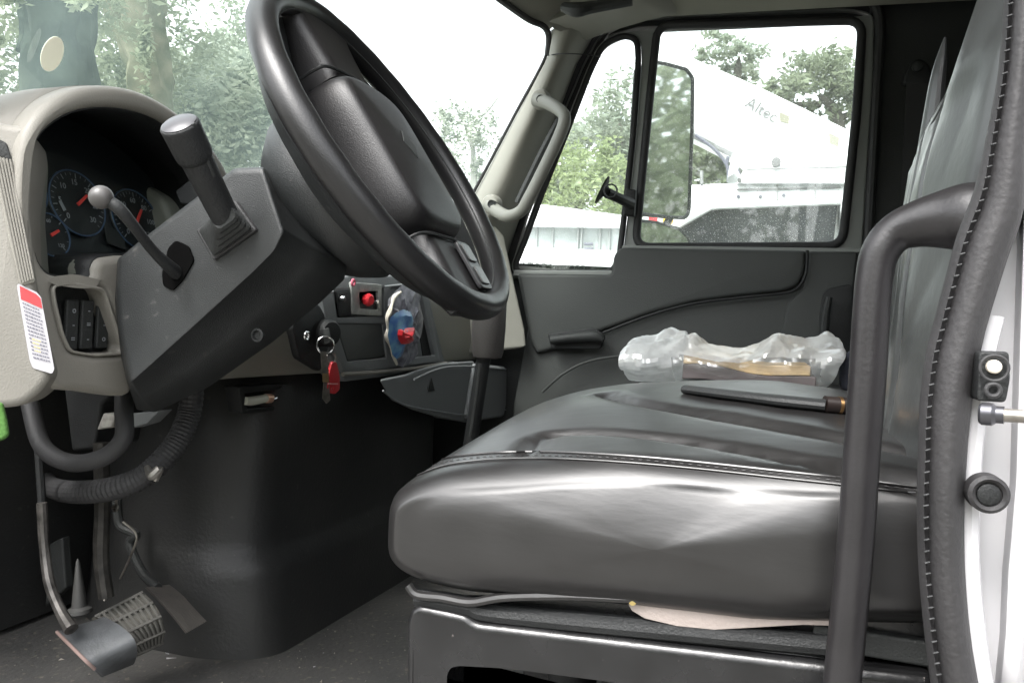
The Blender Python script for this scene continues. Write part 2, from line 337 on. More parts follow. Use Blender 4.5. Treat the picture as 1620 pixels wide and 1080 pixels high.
# ---------------- latch, plug, striker on the post ----------------
lt=thing('latch_plate','small black plate with a pale button on the white door post','latch plate',PY(1572,636,.575))
link('plate',prism(fillet(L(PY,[(1549,556),(1597,556),(1599,600),(1592,637),(1546,634),(1548,590)],.565),.003),(0,.03,0)),lt,DARK,bevel=.0015)
link('rim',tube(circ(PY(1573,582,.561),YN,.0078,24),.0010,8,closed=True,smooth=0),lt,RUBBER)
link('button',lathe(PY(1573,580,.562),YN,[(.0042,-.006),(.0041,.001),(.003,.002)],20),lt,mat('cream_nylon',(.75,.68,.58),.5))
link('screw_socket',tube(circ(PY(1571,617,.561),YN,.0038,18),.0015,8,closed=True,smooth=0),lt,RUBBER)
sk=thing('door_striker','horizontal steel striker bolt on the white door post','door striker',PY(1545,660,.56))
a=PY(1552,654,.545); b=PY(1640,660,.535)
link('bolt_head',lathe(a-(b-a).normalized()*.001,(b-a),[(.0055,0),(.0068,.0015),(.0068,.007),(.0052,.009),(.0052,.013)],20),sk,mat('dark_steel',(.09,.09,.10),.35,.8))
link('shank',tube([a+(b-a)*.05,b],.0040,14,smooth=0),sk,STEEL)
pg=thing('rubber_plug','round black rubber plug in the white door post','rubber plug',PY(1562,795,.57))
c=PY(1562,780,.578); link('ring',lathe(c,YN,[(.0122,-.008),(.0120,.004),(.0098,.006),(.0078,.004),(.0078,.002),(.001,.002)],36),pg,SEALM)
link('cap',lathe(c,YN,[(.0070,.001),(.0066,.004),(.004,.005)],28),pg,DARK)
# ---------------- black entry grab handle ----------------
gh=thing('grab_handle','long black rubber coated grab handle rising in front of the seat','grab handle',PY(1330,1180,.68))
pt=[(1562,352),(1530,345),(1495,347),(1450,355),(1415,370),(1392,400),(1383,440),(1378,500),(1372,600),(1363,720),(1354,850),(1343,970),(1332,1080),(1322,1180)]
yy=[.672,.677,.682,.687]+[.69]*10
rr=[.029,.0265,.0225,.0180,.0152,.0142,.0139,.0138,.0138,.0138,.0138,.014,.0142,.0145]
gp=[PY(x,y,k) for (x,y),k in zip(pt,yy)]
link('grip',tube(gp,rr,20,smooth=6),gh,HANDLE)
link('foot',lathe(gp[-1]+V((0,0,-.02)),(0,0,1),[(.028,0),(.028,.01),(.018,.02)],20),gh,HANDLE)
# ---------------- passenger door ----------------
PDY=2.35
pd=thing('passenger_door','closed grey passenger door with a big window and a vent window','door',PY(1080,900,PDY))
fo=fillet(L(PY,[(786,440),(822,335),(872,220),(922,100),(948,54),(1000,27),(1340,12),(1384,20),(1382,120),(1364,400),(1362,440)],PDY),.03)
vg=[(817,427),(835,382),(862,308),(900,214),(938,115),(958,74),(985,62),(1004,66),(1006,95),(997,220),(986,320),(976,405),(966,427)]
wg=[(1046,47),(1357,40),(1348,180),(1326,383),(1012,385),(1020,300),(1034,160)]
vl=fillet(L(PY,vg,PDY),.025); wl=fillet(L(PY,wg,PDY),.03)
def grow(lp,c,k): 
    ce=sum((V(p) for p in lp),V((0,0,0)))/len(lp); out=[]
    n=len(lp)
    for i in range(n):
        t=(V(lp[(i+1)%n])-V(lp[i-1])); t=t.normalized() if t.length>1e-9 else V((1,0,0)); q=t.cross(V((0,1,0)));
        if q.dot(V(lp[i])-ce)<0:q=-q
        out.append(V(lp[i])+q*k)
    return out
link('frame_backing',plate(L(PY,[(766,442),(810,330),(858,215),(902,90),(938,36),(972,36),(928,110),(884,222),(835,337),(802,442)],2.372),[],YN,.02),pd,RUBBER)
link('window_frame',plate(fo,[grow(vl,0,.016),grow(wl,0,.018)],YN,.05,.006,3),pd,FRAME,ang=40)
for nm,lp,k in (('vent_seal',vl,.009),('window_seal',wl,.012)):
    link(nm,tube([p+V((0,-.004,0)) for p in grow(lp,0,k*.9)],k,12,closed=True,smooth=0,flat=(1.0,1.0)),pd,RUBBER,ang=60)
link('vent_glass',plate([p+V((0,.022,0)) for p in grow(vl,0,.006)],[],YN,.003),pd,SG)
link('window_glass',plate([p+V((0,.026,0)) for p in grow(wl,0,.006)],[],YN,.003),pd,SG)
link('outer_seal',tube([p+V((0,-.012,0)) for p in cat(L(PY,[(784,440),(818,332),(868,217),(918,97),(944,50),(995,22),(1080,12),(1345,3),(1382,12),(1391,45),(1388,120),(1372,400),(1366,600)],PDY),3)],.013,10,smooth=0),pd,RUBBER)
link('sill_ledge_highlight',prism(L(PY,[(984,388),(1364,393),(1364,400),(984,396)],2.30),(0,.06,0)),pd,FRAME,bevel=.003)  # pale strip added as the bright highlight along the window sill
link('vent_ledge_highlight',prism(L(PY,[(812,427),(970,428),(968,437),(812,437)],2.30),(0,.06,0)),pd,FRAME,bevel=.004)  # pale strip added as the highlight along the vent sill
# inner trim: upper pad, lower panel
up_=fillet(L(PY,[(981,391),(1276,396),(1273,432),(1262,452),(1240,461),(1180,467),(1100,477),(1030,495),(950,524),(905,545),(848,560),(838,540),(817,432),(966,434),(971,402)],2.285),.012,3)
link('upper_pad',plate(up_,[],YN,.05,.012,4),pd,PANEL,ang=40)
link('sill_ledge_highlight',plate(fillet(L(PZ,[(985,393),(1362,398),(1366,390),(985,387)],.235),.002,2),[],(0,0,1),.01),pd,FRAME) if 0 else None
rp=fillet(L(PY,[(1280,397),(1358,398),(1350,470),(1345,700),(1200,700),(1245,480),(1272,455)],2.288),.01,3)
link('rear_pad',plate(rp,[],YN,.05,.008,3),pd,PANEL,ang=40)
lp=L(PY,[(835,520),(960,515),(1100,465),(1260,448),(1362,420),(1350,940),(800,940),(812,640)],2.305)
link('lower_panel',plate(lp,[],YN,.04,.006),pd,PANEL)
link('pad_crease',tube([p+V((0,-.004,0)) for p in L(PY,[(1277,396),(1275,432),(1262,455),(1240,464),(1180,470),(1100,480),(1030,498),(955,526)],2.284)],.004,8),pd,DARK)
link('lower_crease',tube(L(PY,[(858,620),(890,592),(930,572),(985,563),(1100,556)],2.268),.004,8),pd,PANEL)
link('handle_cup',plate(fillet(L(PY,[(866,528),(940,518),(958,530),(950,552),(872,552)],2.263),.01),[],YN,.01,.003),pd,DARK)
link('inner_handle',tube(L(PY,[(872,538),(905,534),(940,532),(955,538)],2.245),[.012,.014,.016,.008],12,flat=(1,1)),pd,DARK2)
link('pull_recess',plate(fillet(L(PY,[(1303,458),(1350,448),(1350,560),(1300,560),(1296,500)],2.276),.02),[],YN,.012,.003),pd,DARK)
link('pull_handle',tube(L(PY,[(1312,470),(1306,500),(1304,550),(1308,600)],2.24),[.008,.011,.011,.009],10),pd,DARK2)
# mount on the vent bar (round tablet clamp)
mn=thing('phone_mount','small black clamp mount sticking out of the window divider','phone mount',PY(990,325,2.27))
link('base',plate(fillet(L(PY,[(990,298),(1006,300),(1003,342),(986,340)],2.30),.004),[],YN,.03,.004),mn,DARK)
link('arm',tube([PY(997,322,2.29),PY(980,314,2.24),PY(960,305,2.2)],[.017,.014,.015],10),mn,DARK)
c=PY(956,302,2.2); nn=(PY(956,302,2.2)-PY(990,319,2.21)).normalized()
link('disc',lathe(c+nn*.004,nn,[(.012,-.016),(.016,-.008),(.040,0),(.041,.004),(.01,.007)],28),mn,DARK)
link('joint',tube(circ(PY(966,302,2.09),YN,.017,18),.0022,8,closed=True,smooth=0),mn,DARK2)
# seat belt anchor on passenger post
sb=thing('seat_belt','black seat belt and its anchor on the rear post by the passenger window','seat belt',PY(1452,420,2.3))
link('anchor_cover',plate(fillet(L(PY,[(1430,120),(1440,98),(1455,92),(1468,98),(1478,122),(1474,136),(1430,134)],2.30),.012),[],YN,.03,.006),sb,DARK)
link('bolt',lathe(PY(1451,106,2.275),YN,[(.013,0),(.012,.006),(.006,.008)],20),sb,DARK2)
link('webbing',plate(L(PY,[(1434,132),(1476,132),(1452,560),(1412,560)],2.30),[],YN,.003),sb,RUBBER)
# cream grab handle on the passenger pillar
ph=thing('pillar_handle','pale grey plastic grab handle bolted to the far windscreen pillar','grab handle',PY(800,345,2.15))
PHM=mat('pillar_handle_plastic',(.165,.165,.145),.5,bump=.2,bs=500)
hp=[(852,158),(872,164),(893,178),(897,192),(886,222),(862,272),(840,315),(828,334),(808,342),(790,334),(776,324)]
hy=[2.14,2.11,2.07,2.06,2.05,2.05,2.05,2.06,2.08,2.12,2.14]
link('grip',tube([PY(x-4,y,k) for (x,y),k in zip(hp,hy)],[.019,.018,.0165,.017,.0165,.0165,.0165,.0165,.017,.018,.018],14,flat=(1,.9),up=(0,1,0)),ph,PHM)
for i,(x,y) in enumerate(((857,159),(780,324))): 
    link('mounting_foot',lathe(PY(x,y,2.165),YN,[(.028,0),(.027,.018),(.021,.030),(.014,.032)],24),ph,CREAM); link('bolt',lathe(PY(x,y,2.128),YN,[(.012,0),(.011,.016),(.008,.014)],20),ph,DARK)
link('shade_strip',tube([PY(x,y,2.185) for x,y in ((886,190),(862,235),(835,290),(820,322))],.013,8),ph,DARK2)  # dark strip stands in for the shade behind the handle
# =====================================================================  DASHBOARD
da=thing('dashboard','grey plastic dashboard with gauge hood, switches and centre stack','dashboard',(-.95,1.45,FL))
# main body swept across the cab
def dprof(y):
    return [(-.86,-.13),(-.845,-.06),(-.85,.03),(-.86,.10),(-.89,.155),(-.95,.185),(-1.05,.19),(-1.28,.18),(-1.28,-.12)]
secs=[]
for y in (1.02,1.2,1.5,1.8,2.05,2.22,2.30): 
    k=0 if y<2.1 else (y-2.1)*.5
    secs.append([V((x+.03*(y>1.3)+k*.1,y,z)) for x,z in dprof(y)])
link('dash_body',loft(secs),da,CREAM,bevel=.012)
# passenger end wing by the door
link('end_wing',loft([[PY(x,y,k) for x,y,k in ((768+d,338,2.22),(800+d,372,2.22),(815+d,440,2.24),(833+d,520,2.24),(836+d,552,2.24),(700,565,2.20),(690,480,2.15),(740,360,2.18))] for d in (0,)]+[[PY(x,y,k)+V((-.12,.03,0)) for x,y,k in ((768,338,2.22),(800,372,2.22),(815,440,2.24),(833,520,2.24),(836,552,2.24),(700,565,2.20),(690,480,2.15),(740,360,2.18))]]),da,CREAM,bevel=.012)
# gauge hood + bezel
CX=-.80
outer=[(30,330),(38,240),(52,196),(80,163),(118,142),(165,135),(215,142),(262,163),(305,196),(338,232),(364,275),(385,340),(392,430),(330,520),(216,560),(214,606),(200,627),(140,620),(84,611),(66,560),(45,470),(33,400)]
hole=[(49,330),(50,262),(58,232),(82,200),(118,178),(160,170),(205,173),(250,188),(292,216),(325,250),(350,290),(356,350),(350,400),(187,404),(152,418),(146,441),(100,438),(76,428),(62,400)]
pocket=[(84,452),(118,448),(166,458),(180,500),(196,548),(192,560),(150,562),(112,556),(100,530),(88,480)]
bo=cat(L(PX,outer,CX),3,True); bh=cat(L(PX,hole,CX),3,True); bpk=fillet(L(PX,pocket,CX),.008)
link('gauge_bezel',plate(bo,[bh,bpk],XN,.05,.011,4),da,CREAM2,ang=40)
# hood shell running forward
secs=[]
top=[(30,330),(38,240),(52,196),(80,163),(118,142),(165,135),(215,142),(262,163),(305,196),(338,232),(364,275),(380,330)]
for dx,sz in ((-.03,.985),(-.10,.97),(-.24,.86),(-.36,.6)):
    c0=PX(200,330,CX); secs.append([ (lambda p:V((CX+dx,c0.y+(p.y-c0.y)*sz,c0.z+(p.z-c0.z)*sz)))(p) for p in cat(L(PX,top,CX),3)])
link('gauge_hood',loft(secs,cap=False,closed=False),da,CREAM2,solid=.006,ang=60)
# dark cavity
GN=V((1,0,.30)).normalized(); GP=PX(190,330,CX)+V((-.105,0,0))
secs=[]
for t in (0,.35,1):
    s=[]
    for p in bh:
        q=p.copy(); back=GP+V((0,0,0)); xx=GP.x-(p.z-GP.z)*.30; q.x=CX-.008+(xx-CX+.008)*t; c0=PX(190,330,CX); q.y=c0.y+(p.y-c0.y)*(1-.02*t)+.004*t; s.append(q)
    secs.append(s)
link('hood_cavity',loft(secs,cap=False),da,DARK,solid=.003,ang=60)
c0=PX(190,330,CX)
face=[V((GP.x-(z-GP.z)*.30,y,z)) for y,z in ((c0.y-.25,c0.z-.16),(c0.y+.30,c0.z-.16),(c0.y+.30,c0.z+.22),(c0.y-.25,c0.z+.22))]
face=[V((GP.x-(p.z-GP.z)*.30,c0.y+(p.y-c0.y)*.98+.004,p.z)) for p in bh[::-1]]
# end cap facing the driver's door: grille + label
ECN=V((.62,-.78,.06)).normalized(); EP=PX(46,420,CX)+V((.006,-.004,0))
ec=[(-90,150),(-30,182),(12,196),(44,196),(50,230),(44,330),(52,430),(66,520),(82,596),(62,622),(36,642),(0,646),(-90,646)]
link('end_cap',plate(fillet([PN(x,y,EP,ECN) for x,y in ec],.012),[],ECN,.12,.010,4),da,CREAM2,ang=40)
gr=link('side_vent',plate(fillet([PN(x,y,EP+ECN*.002,ECN) for x,y in ((-14,232),(10,238),(26,300),(56,446),(34,452),(14,380))],.003),[],ECN,.004,.001),da,CREAM)
for i in range(6):
    a=PN(-10+i*5.2,246+i*1.2,EP+ECN*.005,ECN); b=PN(33+i*4.0,448-i*1.4,EP+ECN*.005,ECN)
    link('vent_rib',tube([a,b],.0011,6,smooth=0),gr,CREAM2)
link('vent_top',plate(fillet([PN(x,y,EP+ECN*.003,ECN) for x,y in ((-14,214),(10,226),(20,258),(-14,240))],.002),[],ECN,.004,.001),gr,DARK2)
lb=link('warning_label',plate(fillet([PN(x,y,EP+ECN*.0015,ECN) for x,y in ((28,448),(58,462),(65,470),(86,584),(82,591),(52,582),(47,570),(27,455))],.002),[],ECN,.001),da,PAPER,label='white warning label with a red header')
link('label_header',plate([PN(x,y,EP+ECN*.0022,ECN) for x,y in ((31,452),(57,465),(64,472),(67,488),(33,473))],[],ECN,.0005),lb,REDL)
def lrow(u0,u1,t):  # rows across the label
    ax,ay=30+t*20,472+t*100; bx,by=67+t*17,488+t*92
    return [(ax+(bx-ax)*u0,ay+(by-ay)*u0),(ax+(bx-ax)*u1,ay+(by-ay)*u1)]
ms=[];mt=[]
for i in range(15):
    t=.04+i*.062; tgt=ms
    u=.12
    while u<.86:
        wd=rnd.uniform(.05,.14); e=min(u+wd,.9); a,b=lrow(u,e,t); a2,b2=lrow(u,e,t+.022)
        (mt if i in(9,10,11,12) and .2<u<.55 else ms).append(mesh([PN(*q,EP+ECN*.0024,ECN) for q in (a,b,b2,a2)],[(0,1,2,3)])); u=e+.03
link('label_text',join(ms),lb,INK); link('label_symbols',join(mt),lb,TAN)
# gauges
gp_=link('gauge_panel',mesh(face,[tuple(range(len(face)))]),da,GFACE)
gY=V((0,1,0)); gU=GN.cross(gY).normalized()*-1 if GN.cross(gY).z<0 else GN.cross(gY).normalized()
def gauge(px,py,r,nang,marks,ticks=24):
    c=PN(px,py,GP+GN*.004,GN)
    d=link('gauge',lathe(c-GN*.003,GN,[(r*1.02,0),(r*1.02,.003),(r*.985,.0045),(r*.96,.003),(.0005,.003)],40),da,GFACE)
    link('gauge_ring',tube(circ(c+GN*.002,GN,r,40),.0011,6,closed=True,smooth=0),d,BLUEP)
    ms=[]
    for i in range(ticks):
        a=R(225-270*i/(ticks-1)); e=gY*math.cos(a)+gU*math.sin(a); s=gY*-math.sin(a)+gU*math.cos(a); l=.16 if i%3==0 else .09; wd=.0007 if i%3==0 else .0004
        p=c+e*r*.93+GN*.0018; q=c+e*r*(.93-l)+GN*.0018; ms.append(mesh([p+s*wd,p-s*wd,q-s*wd,q+s*wd],[(0,1,2,3)]))
    for i,t in enumerate(marks):
        a=R(225-270*i/(len(marks)-1)); e=gY*math.cos(a)+gU*math.sin(a); ms.append(text(t,c+e*r*.64+GN*.0018,gY,gU,r*.24,.0001,.0001))
    link('gauge_marks',join(ms),d,WPRINT)
    a=R(nang); e=gY*math.cos(a)+gU*math.sin(a); s=gY*-math.sin(a)+gU*math.cos(a)
    link('needle',prism([c-e*r*.12+s*.0022+GN*.004,c-e*r*.12-s*.0022+GN*.004,c+e*r*.42-s*.0016+GN*.004,c+e*r*.42+s*.0016+GN*.004],GN*.002),d,NEEDLE)
gauge(122,322,.046,40,['0','5','10','15','20','25','30'])
gauge(214,348,.046,55,['0','20','40','60','80','100','120'],30)
gauge(79,372,.029,30,['0','60','120'],10)
gauge(44,304,.027,30,['E','1/2','F'],10)
gauge(268,350,.026,90,['L','H'],10)
link('pale_mark',plate([PN(x,y,GP+GN*.0075,GN) for x,y in ((93,318),(97,317),(105,332),(101,334))],[],GN,.0005),da,WPRINT)  # small pale printed mark on the gauge face
link('odometer',plate(fillet([PN(x,y,GP+GN*.006,GN) for x,y in ((165,352),(196,372),(200,396),(170,384))],.002),[],GN,.002),da,DARK2)
link('veiled_lens',mesh([p+V((.05,0,0)) for p in face],[tuple(range(len(face)))]),da,glassmat('cluster_lens',.045,(.8,.9,.9)))  # milky veil in the lens lightens the dark gauge recess
# switch pocket
PN1=V((1,-.15,.1)).normalized(); pp_=PX(140,505,CX)+V((-.035,0,0))
link('pocket_liner',loft([bpk,[V((pp_.x,p.y+.01,p.z)) for p in bpk]],cap=False),da,CREAM2,solid=.003)
sp=link('switch_panel',plate([V((pp_.x+.004,p.y+.01,p.z)) for p in grow([q for q in bpk],0,.0)],[],XN,.006),da,DARK)
for x0,s in ((98,0),(122,1),(147,2)):
    c=PX(x0+11,513,pp_.x+.01); 
    k=link('rocker_switch',loft([[c+V((dx,dy*.0095,dz*.031)) for dy,dz in ((-1,-1),(1,-1),(1,1),(-1,1))] for dx in (0,.006)]),sp,DARK2,bevel=.002)
    for j,g in enumerate((('o','-','='),('-','=','-'),('=','-','o'))[s]): link('switch_mark',text(g,c+V((.0075,0,.018-.018*j)),(0,1,0),(0,0,1),.011,.0002,.0001),k,WPRINT)
# ---- centre stack
CPX=-.80
def CP(x,y,d=0): return PX(x,y,CPX+d)
cs=thing('centre_stack','dark centre switch panel of the dash beside the ignition','switch panel',CP(600,600))
link('backing',plate(fillet([CP(*q) for q in ((497,452),(560,432),(672,438),(705,575),(655,590),(546,604),(520,560))],.008),[],XN,.05,.006),cs,GREYP)
link('panel_frame',plate(fillet([CP(*q,.012) for q in ((508,462),(672,446),(697,572),(546,590),(520,530))],.006),[fillet([CP(*q,.012) for q in ((531,512),(606,512),(612,566),(550,572))],.004),fillet([CP(*q,.012) for q in ((528,458),(608,452),(610,500),(534,502))],.003),fillet([CP(*q,.012) for q in ((618,455),(664,450),(688,562),(650,566),(622,560))],.004)],XN,.012,.002),cs,GREYP)
link('storage_door',plate(fillet([CP(*q,.008) for q in ((533,512),(610,510),(613,564),(550,571))],.006),[],XN,.01,.003),cs,mat('door_grey',(.085,.09,.085),.5,bump=.2,bs=400))
link('slot_recess',plate(fillet([CP(*q,.002) for q in ((652,452),(668,450),(690,562),(670,566))],.004),[],XN,.004),cs,DARK)
link('switch_blank',plate(fillet([CP(*q,.014) for q in ((532,462),(554,460),(556,500),(537,502))],.003),[],XN,.014,.002),cs,DARK)
link('round_button',lathe(CP(540,472,.014),XN,[(.006,0),(.005,.006),(.003,.007)],16),cs,CHROME)
vp=link('valve_plate',plate(fillet([CP(*q,.016) for q in ((556,446),(604,450),(604,500),(558,497))],.003),[fillet([CP(*q,.016) for q in ((568,462),(598,460),(600,490),(570,488))],.004)],XN,.006,.001),cs,mat('brushed_grey_plate',(.33,.34,.32),.45,var=.2,vs=60))
link('valve_well',plate([CP(*q,.009) for q in ((566,460),(600,458),(602,492),(568,490))],[],XN,.003),vp,DARK)
link('red_valve_knob',lathe(CP(577,474,.014),(1,-.25,0),[(.010,0),(.013,.006),(.013,.014),(.009,.018)],8),vp,RED)
link('pin',lathe(CP(594,477,.014),XN,[(.005,0),(.004,.006)],12),vp,CHROME)
link('red_push_button',tube(circ(CP(559,447,.026),XN,.006,16),.0022,8,closed=True,smooth=0),cs,mat('pink_plastic',(.7,.15,.22),.5))
# torn wrapper stuffed in the slot
tw=thing('torn_wrapper','torn blue and red plastic wrapper hanging on the centre panel','wrapper',CP(640,578,.02))
wo=[(622,462),(632,452),(648,447),(662,458),(664,480),(668,505),(665,530),(660,548),(655,565),(640,578),(628,578),(620,560),(612,540),(610,518),(616,500),(612,482)]
def crump(pts,x,amp,n,seed,cols):
    r2=random.Random(seed); c=sum((CP(*p,x) for p in pts),V((0,0,0)))/len(pts); ring=[CP(*p,x) for p in cat([(a,b,0) for a,b in pts],2,True) for p in [(p[0]+r2.uniform(-2,2),p[1]+r2.uniform(-2,2))]]
    secs=[[c+(p-c)*k+V((amp*r2.uniform(0,1)*(1 if k<1 else .3)+.01*(1-k),0,0)) for p in ring] for k in (1,.75,.5,.25,.02)]
    me=loft(secs,cap=False); 
    for m_ in cols: me.materials.append(m_)
    return me
BLU=mat('blue_foil',(.06,.16,.42),.35,col2=(.20,.40,.52),vs=45); WFO=mat('grey_foil',(.35,.35,.40),.35,col2=(.08,.08,.10),vs=50)
link('wrapper_film',crump(wo,.03,.012,0,5,[WFO]),tw,WFO,ang=20)
link('blue_print',crump([(618,500),(640,490),(652,500),(655,520),(642,540),(634,565),(622,560),(614,530)],.042,.006,0,8,[BLU]),tw,BLU,ang=20)
link('red_print',crump([(630,522),(648,518),(656,524),(652,540),(640,546),(630,536)],.052,.005,0,9,[RED]),tw,REDL,ang=20)
link('torn_edge',tube([CP(*q,.036) for q in ((634,462),(624,470),(620,482),(616,494),(612,504),(614,520),(612,532),(618,548),(622,562),(628,576))],[.003,.005,.003,.006,.004,.004,.006,.003,.004,.003],7),tw,mat('torn_paper_edge',(.62,.58,.50),.8,var=.2,vs=90))
link('lower_trim',tube([CP(*q,.012) for q in ((542,592),(600,588),(660,582),(706,574))],.0045,8),cs,CREAM2)
# ignition plate, keys
ig=thing('ignition_lock','black ignition lock plate with a key socket','ignition',CP(500,585))
link('lock_plate',plate(fillet([CP(*q,.01) for q in ((463,520),(470,492),(505,480),(524,515),(522,545),(508,588),(474,567))],.008),[],XN,.016,.004),ig,DARK)
link('screw',tube(circ(CP(485,531,.02),XN,.0065,18),.0025,8,closed=True,smooth=0),ig,CHROME)
link('lock_barrel',lathe(CP(512,526,.01),(1,-.35,0),[(.026,0),(.026,.018),(.021,.024),(.012,.025)],24),ig,DARK)
link('key_head',plate(fillet([CP(*q,.055) for q in ((510,520),(522,518),(526,540),(514,545))],.005),[],(.5,-1,0),.006,.001),ig,DARK2)
ky=thing('key_bunch','bunch of keys with a red tag hanging from the ignition','keys',CP(515,640,.04))
kx=.062
def KP(x,y,d=0): return PX(x,y,CPX+kx+d)
link('key_ring',tube(circ(KP(515,546),(.7,-.7,.1),.0155,24),.0014,8,closed=True,smooth=0),ky,CHROME)
link('small_ring',tube(circ(KP(524,566),(.9,-.3,.1),.0105,20),.0010,8,closed=True,smooth=0),ky,STEEL)
link('red_tag',plate(fillet([KP(*q,.004) for q in ((526,572),(533,572),(538,595),(538,616),(531,623),(522,622),(518,614),(520,596))],.005),[circ(KP(527,614,.004),XN,.0028,14)],XN,.006,.0015),ky,RED)
link('tag_band',plate([KP(*q,.006) for q in ((519,606),(535,606),(535,608),(519,608))],[],XN,.001),ky,mat('pink_band',(.75,.35,.35),.5))
BRASS=mat('brass',(.75,.55,.3),.3,1)
for nm,pts_,m_ in (('brass_key',((511,585),(517,583),(517,604),(511,604)),BRASS),('steel_key',((513,600),(518,600),(519,632),(515,638),(511,630)),STEEL),('upper_key',((508,556),(514,556),(515,590),(509,590)),STEEL)):
    link(nm,plate([KP(*q,.0) for q in pts_],[],(.9,-.4,0),.0025),ky,m_)
# under-dash grey tray
ty=thing('storage_tray','blue grey plastic tray under the far dash end','tray',PY(700,665,1.9))
TX=-.74
def TP(x,y,d=0): return PX(x,y,TX+d)
front=[(600,600),(640,592),(662,584),(700,574),(750,571),(748,670),(700,662),(652,648),(618,632)]
link('tray_front',loft([[TP(*q) for q in front],[TP(*q,-.10)*1.0 for q in [(x,y) for x,y in front]]]),ty,GREYP,bevel=.006)
link('tray_side',loft([[TP(*q,.01) for q in ((752,575),(800,580),(803,586),(802,640),(798,660),(745,668),(738,663),(748,600))],[TP(*q,.01)+V((-.12,.02,0)) for q in ((752,575),(800,580),(803,586),(802,640),(798,660),(745,668),(738,663),(748,600))]]),ty,GREYP,bevel=.01)
link('tray_lip',tube([TP(*q,.006) for q in ((606,618),(640,640),(700,652),(745,656),(800,648))],.0022,8),ty,GREYP)
link('tray_top_lip',tube([TP(*q,.012) for q in ((655,600),(700,582),(750,580),(800,584))],.0028,8),ty,GREYP)
link('drain_mark',plate([TP(*q,.004) for q in ((683,598),(688,618),(679,618))],[],XN,.002),ty,DARK)
# gear lever
gl=thing('gear_lever','tall black floor gear lever with a wide grip behind the steering wheel','gear lever',PY(720,760,1.45))
link('stick',tube([PY(766,560,1.40),PY(757,620,1.40),PY(746,690,1.40),PY(735,760,1.40)],.0135,12),gl,DARK)
link('stick_stripe',tube([PY(760,575,1.378),PY(752,640,1.378),PY(744,690,1.378)],.0035,8),gl,DARK2)
link('grip',lathe(PY(771,565,1.40),PY(775,480,1.40)-PY(771,565,1.40),[(.016,-.002),(.026,.0),(.029,.01),(.031,.05),(.031,.13),(.024,.14)],24),gl,mat('grip_vinyl',(.055,.051,.049),.5,bump=.3,bs=300,var=.05))
# =====================================================================  STEERING COLUMN
sco=thing('steering_column','bulky black steering column shroud with two stalks','steering column',PY(240,650,.85))
SY=.80
so__=[(187,410),(225,378),(300,322),(372,266),(420,263),(441,300),(475,352),(520,398),(548,418),(545,440),(505,478),(430,540),(330,612),(245,652),(218,650),(204,600),(190,520),(184,460)]
prs=[((187,410),(195,412)),((225,378),(235,380)),((300,322),(305,325)),((372,266),(378,270)),((418,264),(425,268)),((433,312),(450,305)),((451,366),(548,418)),((436,396),(545,442)),((400,432),(505,480)),((300,523),(430,542)),((250,568),(330,612)),((207,606),(245,652)),((197,560),(216,648)),((188,515),(204,600)),((184,460),(190,490))]
def shr(k,Y,c=(330,450),q=0): 
    P=fillet([PY(c[0]+(p[k][0]-c[0])*(1-q),c[1]+(p[k][1]-c[1])*(1-q),Y) for p in prs],.004,3); return P
secs=[shr(0,SY+.0,q=.06),shr(0,SY+.0004,q=.03),shr(0,SY+.003,q=.008),shr(0,SY+.007),[a_*.5+b_*.5+V((0,-.006,0)) for a_,b_ in zip(shr(0,SY+.004),shr(1,.90))],shr(1,.90),shr(1,.93,q=.06),shr(1,1.0,q=.22)]
hole_=[(258,432),(262,398),(272,385),(290,380),(303,398),(305,412),(292,440),(270,458),(252,425)]
link('shroud',loft(secs),sco,SHROUD,ang=85)
for x,y in ((385,497),(318,545),(408,530)):
    link('shroud_screw',lathe(PY(x,y,.845),YN,[(.008,-.002),(.0085,.002),(.006,.0025),(.005,-.001)],14),sco,DARK)
link('stalk_opening_shade',prism(fillet([PY(*q,SY-.0025) for q in ((256,432),(266,392),(278,380),(298,390),(306,412),(288,444),(272,460),(258,452))],.004),(0,.004,0)),sco,mat('dark_opening',(.002,.002,.002),1,spec=.05))  # black patch stands in for the darkness inside the lever hole
link('side_block',loft([[PY(*q,.95) for q in ((276,302),(300,284),(330,290),(330,330),(284,322))],[PY(*q,.95)+V((0,.08,0)) for q in ((276,302),(300,284),(330,290),(330,330),(284,322))]]),sco,SHROUD,bevel=.003)
# conical collar + wheel in the wheel's own frame
al=.606; yw=-.009; WN=V((math.cos(al)*math.cos(yw),math.cos(al)*math.sin(yw),math.sin(al))); WC=V((-.473,.955,.202)); WR=.2455
e2=Zu.cross(WN).normalized(); e1=WN.cross(e2)      # e1 towards the top of the wheel
link('collar',lathe(WC-WN*.0,WN,[(.06,-.17),(.085,-.150),(.106,-.125),(.122,-.10),(.124,-.065),(.112,-.048),(.08,-.045)],48),sco,SHROUD,ang=40)
